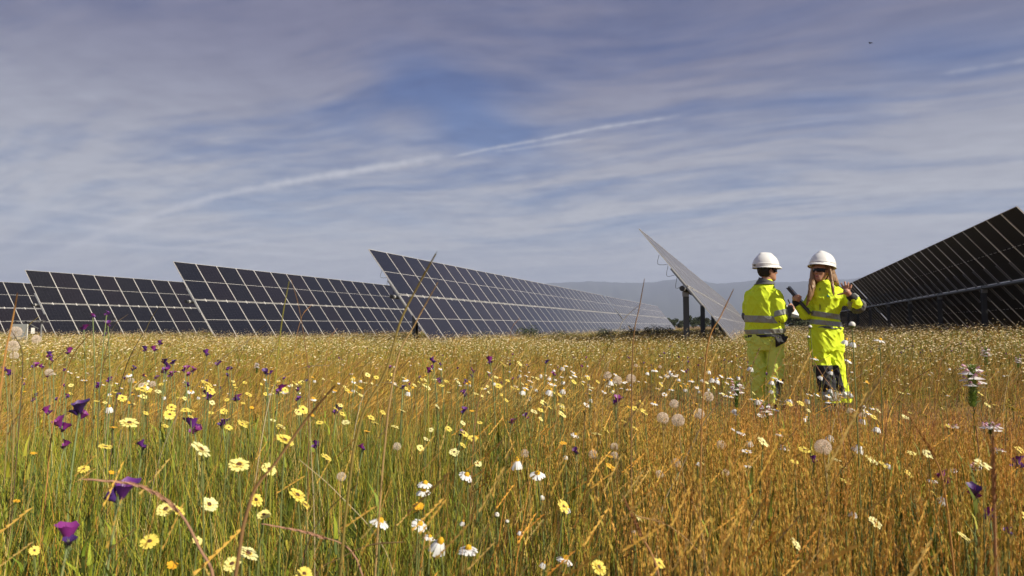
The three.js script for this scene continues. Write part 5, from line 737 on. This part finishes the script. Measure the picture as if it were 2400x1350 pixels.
const lipG = (() => { const s = new Strips(), W = [.80, .78, .76], P = [.66, .36, .48]; for (const k of [-1, 0, 1]) s.tri([0, 0, 0], [0.6 + 0.15 * (k === 0), -0.28, k * 0.5 - 0.22], [0.6 + 0.15 * (k === 0), -0.28, k * 0.5 + 0.22], W); s.tri([0, 0, 0], [0.75, -0.3, -0.24], [0.75, -0.3, 0.24], W); for (const k of [-1, 1]) { s.tri([0, 0, 0], [0.42, 0.30, 0], [0.30, 0.02, k * 0.22], P); s.tri([0.42, 0.30, 0], [0.55, 0.12, k * 0.12], [0.30, 0.02, k * 0.22], P); } s.tri([0.1, -0.02, -0.12], [0.1, -0.02, 0.12], [0.6, -0.30, 0], W); return s.done(); })();
function spikeFlower(x, z, top, size, label, group) {
  const t = plant('spike_flower', x, z, top - size * 0.45, label, 'wildflower', group, mat(0.17, 0.09, 0.06, 0.8)), h = t.userData.h;
  const b = part(t, 'spike', bractSpikeG, vmat0); b.position.y = h + size * 0.45; b.scale.set(size * 1.5, size, size * 1.5);
  for (let k = 0; k < 13; k++) { const f = part(t, 'floret', lipG, vmat0), a = k * 2.4, v = 0.52 + 0.036 * k; f.position.set(Math.cos(a) * size * 0.09, h + size * (v - 0.03), Math.sin(a) * size * 0.09); f.rotation.y = -a; f.scale.setScalar(size * ran(0.20, 0.27)); }
  for (let k = 0; k < 4; k++) { const l = part(t, 'leaf', leafletG, vmat0); l.position.y = h * (0.3 + 0.15 * k); l.rotation.y = k; l.scale.setScalar(0.7); }
  return t;
}
function whorlFlower(x, z, top, size, label, group) {
  const t = plant('whorl_flower', x, z, top, label, 'wildflower', group, mat(0.20, 0.13, 0.06, 0.8)), h = t.userData.h;
  const b = part(t, 'bracts', bractSpikeG, vmat0); b.position.y = h - size * 0.1; b.scale.set(size * 1.6, size * 0.55, size * 1.6);
  for (let k = 0; k < 9; k++) { const f = part(t, 'floret', lipG, vmat0), a = k / 9 * 6.28; f.position.set(Math.cos(a) * size * 0.17, h + size * ran(-.06, .2), Math.sin(a) * size * 0.17); f.rotation.y = -a; f.scale.setScalar(size * ran(0.34, 0.46)); }
  return t;
}
const orangePetal = ringOf(petalG(1, 0.12, 0.22, 0.25, -0.1, 0.03, 0.1), 11, 0.14), orangeDisc = new THREE.SphereGeometry(0.3, 10, 6).scale(1, 0.5, 1);
function orangeFlower(x, z, top, size, label, group) {
  const t = plant('orange_flower', x, z, top, label, 'wildflower', group), q = facing(0.5, 0.25), r = size / 2;
  up(t, part(t, 'petals', orangePetal, petalMat.orange), q, r); up(t, part(t, 'flower_disc', orangeDisc, discMat), q, r); up(t, part(t, 'calyx', calyxG, stemMat), q, r); return t;
}
const budG = new THREE.SphereGeometry(1, 12, 9).scale(0.9, 1, 0.9), budCup = new THREE.SphereGeometry(1.04, 12, 5, 0, 6.284, 1.75, 1.4).scale(0.92, 1, 0.92);
function bud(x, z, top, size, label, group) {
  const t = plant('flower_bud', x, z, top, label, 'flower bud', group), q = facing(0.2, 0.2), r = size / 2;
  up(t, part(t, 'closed_petals', budG, budMat), q, r); up(t, part(t, 'calyx', budCup, stemMat), q, r); return t;
}
const say = {
  yellow: { 0: 'lone pale yellow daisy right of the purple flower cluster at left', 1: 'tilted pale yellow daisy with wide open petals above the two daisies', 2: 'large pale yellow daisy with dark centre, left of a smaller one', 3: 'pale yellow daisy just right of the large dark centred one', 4: 'bright yellow daisy half crossed by the thick blurred stalk', 5: 'full yellow daisy over a smaller one, right of the blurred stalk', 6: 'small yellow daisy tucked under the full one', 7: 'yellow daisy under the arching hairy grass ear', 8: 'yellow daisy touching its twin beneath the arching grass ear', 9: 'flat yellow daisy right of the arching grass ear', 12: 'big pale yellow daisy at the lower edge, above a second one', 13: 'yellow daisy cut by the lower edge, below a big pale one', 14: 'yellow daisy turned sideways at the lower edge, right of the white daisies', 15: 'upper of two stacked yellow daisies by the tall green stalk', 16: 'lower of two stacked yellow daisies by the tall green stalk', 26: 'yellow daisy cut off at the lower edge, below the drooping pink ear', 27: 'yellow daisy overlapped by a small white one near the centre', 29: 'yellow daisy seen edge on below the central panel row' },
  white: { 0: 'flat white daisy, leftmost of the white ones near the lower edge', 1: 'flat white daisy beside a taller dome centred one', 2: 'large white daisy with tall orange dome and hanging petals', 3: 'white daisy with wide petals, right of the tall domed one', 4: 'white daisy with raised yellow centre, alone above the lower group', 5: 'upper of two stacked white daisies', 6: 'lower of two stacked white daisies', 7: 'white daisy with bell like drooping petals and orange top', 8: 'white daisy right of the bell like one', 9: 'white daisy with golden centre close to the lower edge, right of centre', 10: 'narrow white daisy with folded petals and tall yellow cone', 17: 'white daisy standing alone right of the long haired person', 18: 'left of two white daisies beside the hip of the long haired person', 19: 'right of two white daisies beside the hip of the long haired person', 20: 'white daisy below the pair beside the long haired person', 21: 'white daisy before the yellow trousers of the long haired person', 22: 'left white daisy before the dark knee panel', 23: 'right white daisy before the dark knee panel', 24: 'white daisy left of the trousers of the person with the notepad', 32: 'white daisy beside the purple flowers at right', 33: 'white daisy under the purple flowers at right', 14: 'small white daisy half hidden behind the tall domed one' },
  purple: { 0: 'large purple trumpet flower under the arching grass ear', 1: 'large purple trumpet flower close to the lower left corner', 2: 'cluster of three deep purple bells, upper left', 3: 'violet flower below the deep purple cluster', 5: 'purple flower pair left of the largest yellow daisies', 10: 'bright purple flower under the trio of seed heads', 12: 'magenta purple flower right of the white daisies at right', 13: 'indigo flower below the magenta one at right', 14: 'magenta flower above its indigo neighbour, low at right', 15: 'small magenta flower near the right edge', 16: 'violet flower at the right edge', 18: 'highest purple flower before the left panel row', 19: 'purple flower just under the highest one, before the left panels', 20: 'purple flower left of the highest one, before the left panels', 21: 'pair of purple bells lowest before the left panels' },
  fluff: { 0: 'left seed head of the pale trio in mid meadow', 1: 'middle seed head of the pale trio', 2: 'right seed head of the pale trio', 3: 'round seed head left of the legs of the person with the notepad', 4: 'seed head above the cluster of beige ones', 5: 'left seed head in the beige cluster', 6: 'middle seed head in the beige cluster', 7: 'right seed head near the beige cluster', 8: 'largest open seed head with dark core, right of centre', 19: 'large seed head at the left edge below the cabinet', 20: 'small white seed head under the large one at the left edge', 21: 'orange tinted seed head before the control cabinet', 22: 'seed head right of the cabinet at the left edge', 28: 'brown seed head in the grass below the yellow daisies', 17: 'upper seed head right of the boots of the long haired person', 18: 'seed head beside the boots of the long haired person' },
  spike: ['tall green flower spike ringed with white and pink florets, at right', 'white flowered spike beside the legs of the person with the notepad', 'white flowered spike between the two people', 'small far spike with white florets at right', 'far spike with pinkish florets at the right edge', 'far spike with pink and white florets behind the left flowers', 'small spike with white florets in the centre of the meadow'],
  whorl: ['large white whorl of florets on a brown stem beside the tall spike', 'small white whorl left of the tall spike', 'white whorl under the large one at right', 'white whorl low between the stems of the tall spike', 'tiny white whorl left of the low one at right', 'pinkish white whorl below the legs of the two people'],
  bud: ['round white bud level with the hip, right of the long haired person', 'small closed bud before the trousers of the long haired person', 'white bud alone below the bell like daisy', 'closed white bud right of the bell like daisy', 'white bud beside a drooping grass ear near the lower edge', 'pale bud on a long stem near the lower edge', 'tiny upper bud before the trousers of the long haired person', 'little bud near the narrow cone daisy'],
  orange: { 0: 'ragged orange yellow flower between the white daisies', 1: 'orange flower turned sideways in the centre right', 3: 'small orange flower by the lower left edge', 5: 'orange flower at the lower edge among yellow daisies' },
};
const zones = { yellow: [[-20, 'among the green grass at left'], [-8, 'in the green grass around the tall yellow green stalk'], [6, 'in the middle of the meadow above the white daisies'], [22, 'among the seed heads right of centre'], [90, 'among the beaded ears at right']],
  white: [[0, 'among the purple flowers at left'], [13, 'around the trio of seed heads'], [20, 'in the dry grass left of the two people'], [30, 'before the legs of the two people'], [90, 'low among the beaded ears at right']], purple: [[-28, 'in the grass below the left panel rows'], [-17, 'in the grass below the third panel row'], [12, 'in the middle of the meadow'], [90, 'low among the beaded ears at right']],
  fluff: [[-10, 'in the left half of the meadow'], [16, 'among the dry stems right of centre'], [90, 'among the dry stems in front of the two people']], orange: [[-4, 'in the left half of the meadow'], [90, 'in the right half of the meadow']] };
const kinds = { yellow: 'small pale yellow daisy', white: 'small white daisy', purple: 'small purple flower', orange: 'tiny orange flower', fluff: 'small pale seed head' };
const zoneOf = (k, i) => { const [x, z] = PLACED[k][i], az = Math.atan2(x, -z) * 57.3; return zones[k].find((e) => az < e[0])[1]; };
const labelOf = (k, i) => say[k][i] ?? kinds[k] + ' ' + zoneOf(k, i), groupOf = (k, i) => say[k][i] ? { yellow: 'larger yellow daisies', white: 'larger white daisies', purple: 'larger purple flowers', fluff: 'larger seed heads', spike: 'spike flowers', whorl: 'whorl flowers', bud: 'flower buds', orange: 'larger orange flowers' }[k] : (kinds[k] + 's ').replace('daisys', 'daisies') + zoneOf(k, i);
PLACED.yellow.forEach(([x, z, y, s], i) => yellowDaisy(x, z, y, s, labelOf('yellow', i), groupOf('yellow', i), i < 16));
PLACED.white.forEach(([x, z, y, s], i) => whiteDaisy(x, z, y, s, labelOf('white', i), groupOf('white', i), i < 16 || (i > 16 && i < 21), [1, 1, 2, 1, 1, 1, 1, 2, 1, 1, 2, 2, 2, 2, 1, 2, 1, 1, 2, 2, 1, 1, 2, 2, 2][i]));
PLACED.purple.forEach(([x, z, y, s], i) => bugloss(x, z, y, s, labelOf('purple', i), groupOf('purple', i), i < 2 ? 2 : i < 6 ? 4 : 3));
PLACED.fluff.forEach(([x, z, y, s], i) => seedHead(x, z, y, s, labelOf('fluff', i), groupOf('fluff', i)));
PLACED.spike.forEach(([x, z, y, s], i) => spikeFlower(x, z, y, s, labelOf('spike', i), groupOf('spike', i)));
PLACED.whorl.forEach(([x, z, y, s], i) => whorlFlower(x, z, y, s, labelOf('whorl', i), groupOf('whorl', i)));
PLACED.bud.forEach(([x, z, y, s], i) => bud(x, z, y, s, labelOf('bud', i), groupOf('bud', i)));
PLACED.orange.forEach(([x, z, y, s], i) => orangeFlower(x, z, y, s, labelOf('orange', i), groupOf('orange', i)));
// the smaller ones, in patches: bearing range (degrees), distance range, how many, height range; those of a patch look alike
const patch = (kind, where, b0, b1, r0, r1, n, h0, h1) => { for (let i = 0; i < n; i++) { const r = Math.sqrt(lerp(r0 * r0, r1 * r1, rnd())), a = degToRad(ran(b0, b1)), x = Math.sin(a) * r, z = -Math.cos(a) * r; small[kind](x, z, ground(x, z) + ran(h0, h1), kinds[kind] + ' ' + where, (kinds[kind] + 's ').replace('daisys', 'daisies') + where); } };
const small = { yellow: (x, z, y, l, g) => yellowDaisy(x, z, y, ran(.016, .029), l, g), white: (x, z, y, l, g) => whiteDaisy(x, z, y, ran(.022, .030), l, g), purple: (x, z, y, l, g) => bugloss(x, z, y, ran(.018, .033), l, g), orange: (x, z, y, l, g) => orangeFlower(x, z, y, ran(.014, .02), l, g) };
patch('yellow', 'among the green grass at left', -36, -20, 1.3, 4.2, 46, .36, .46); patch('yellow', 'in the green grass around the tall yellow green stalk', -20, -8, 1.3, 4.2, 36, .36, .46); patch('yellow', 'in the middle of the meadow above the white daisies', -8, 6, 1.6, 3.4, 50, .34, .44); patch('yellow', 'among the beaded ears at right', 22, 40, 1.2, 3.2, 44, .34, .44); patch('yellow', 'among the seed heads right of centre', 6, 22, 1.3, 3.4, 26, .34, .44);
patch('white', 'around the trio of seed heads', 0, 13, 2.2, 5.2, 48, .36, .50); patch('white', 'in the dry grass left of the two people', 13, 20, 2.2, 5.2, 40, .36, .50); patch('white', 'before the legs of the two people', 20, 30, 1.6, 4.2, 22, .30, .42); patch('white', 'among the purple flowers at left', -38, 0, 2.4, 5.5, 36, .36, .50); patch('white', 'far off in the left half of the meadow', -38, 0, 5, 9, 34, .34, .48); patch('white', 'far off in the right half of the meadow', 0, 38, 5, 9, 34, .34, .48);
patch('purple', 'in the grass below the left panel rows', -39, -28, 2.2, 5.4, 24, .36, .56); patch('purple', 'in the grass below the third panel row', -28, -17, 2.2, 5.4, 20, .36, .56); patch('purple', 'in the middle of the meadow', -10, 6, 2.0, 5.0, 18, .38, .54); patch('purple', 'far off before the edge on tracker', 5, 22, 6, 12, 34, .40, .55); patch('purple', 'far off below the right tracker', 26, 40, 9, 19, 46, .42, .60); patch('purple', 'far off below the central panel row', -20, 5, 5, 11, 20, .4, .54);
patch('orange', 'in the left half of the meadow', -38, -4, 1.6, 5, 34, .36, .5); patch('orange', 'in the right half of the meadow', -4, 30, 1.6, 5, 34, .34, .48);

// ---------------------------------------------------------------- tall stalks
const stalkMats = { olive: mat(.30, .28, .035, .75), olivebrown: mat(.24, .18, .04, .75), brown: mat(.24, .13, .05, .8), tan: mat(.42, .27, .11, .8), orange: mat(.44, .22, .06, .8), pinkbrown: mat(.40, .22, .14, .8), dark: mat(.11, .075, .04, .8), straw: mat(.52, .42, .24, .75), tanred: mat(.40, .20, .09, .8) };
function earG(curve, from, rad, hair) {                                              // a tapering ear of overlapping bristly scales along the tip of a stalk
  const s = new Strips(), n = 46; for (let k = 0; k < n; k++) {
    const t = from * (1 - k / n), p = curve.getPoint(t), d = curve.getTangent(t).multiplyScalar(-1), a = k * 2.4, u = V(0.3, 0.2, 1).cross(d).normalize(), w = d.clone().cross(u), o = u.multiplyScalar(Math.cos(a)).addScaledVector(w, Math.sin(a)), r = rad * (1.7 - 1.1 * k / n);
    const side = o.clone().cross(d).multiplyScalar(r * 0.7), m = p.clone().addScaledVector(o, r), e = p.clone().addScaledVector(d, hair).addScaledVector(o, r * 1.3);
    s.tri([p.x - side.x, p.y - side.y, p.z - side.z], [p.x + side.x, p.y + side.y, p.z + side.z], [e.x, e.y, e.z], [1, 1, 1]); s.tri([p.x, p.y, p.z], [m.x + side.x, m.y + side.y, m.z + side.z], [e.x, e.y, e.z], [1, 1, 1]);
  }
  const g = s.done(); g.deleteAttribute('color'); return g;
}
for (const [pts, rad, col, ear, label] of STALKS) {
  const root = pts[pts.length - 1], t = base('grass_stalk', root[0], root[1], root[2]); tag(t, label, 'grass stalk', 'single stalks standing above the meadow');
  const g = caneG(pts.map((p) => V(p[0] - root[0], p[1] - root[1], p[2] - root[2])), rad * 0.00045, rad * 0.001, 22, 6);
  part(t, 'stem', g, stalkMats[col]); if (ear) part(t, 'ear', earG(g.userData.curve, ear * 0.62, rad * (ear > 0.45 ? 0.00062 : 0.00034), ear > 0.45 ? 0.013 : 0.006), stalkMats[col]);
}
{
  const shapes = []; for (let k = 0; k < 12; k++) { const h = ran(.48, .70), l = ran(.04, .34), g = caneG([V(l, h, ran(-.04, .04)), V(l * 0.62, h * (0.97 - l * 0.35), 0), V(l * 0.25, h * 0.62, 0), V(0.02, h * 0.3, 0), V(0, -0.02, 0)], 0.0006, 0.0014, 12, 3); shapes.push([g, earG(g.userData.curve, 0.2, 0.0006, 0.008)]); }
  const cols = ['brown', 'tan', 'orange', 'olivebrown', 'olivebrown', 'straw', 'tanred', 'dark'];
  for (let i = 0; i < 280; i++) {
    const r = Math.sqrt(lerp(1.7 ** 2, 6.2 ** 2, rnd())), az = degToRad((rnd() < 0.75 ? ran(-42, 12) : ran(12, 40))), x = Math.sin(az) * r, z = -Math.cos(az) * r, [g, e] = pick(shapes), t = base('bent_grass_stalk', x, ground(x, z), z, ran(-.5, .5)), m = stalkMats[pick(cols)];
    t.scale.setScalar(ran(0.75, 1.1)); const where = az < -0.42 ? 'below the panel rows at far left' : az < -0.12 ? 'below the third panel row' : az < 0.21 ? 'below the central panel row' : 'around the two people'; tag(t, 'thin bent dry grass stalk ' + (r < 3 ? 'in the near meadow ' : 'farther off ') + where, 'grass stalk', 'bent dry stalks ' + (r < 3 ? 'in the near meadow ' : 'farther off ') + where); part(t, 'stem', g, m); part(t, 'ear', e, m);
  }
}
renderer.render(scene, camera);
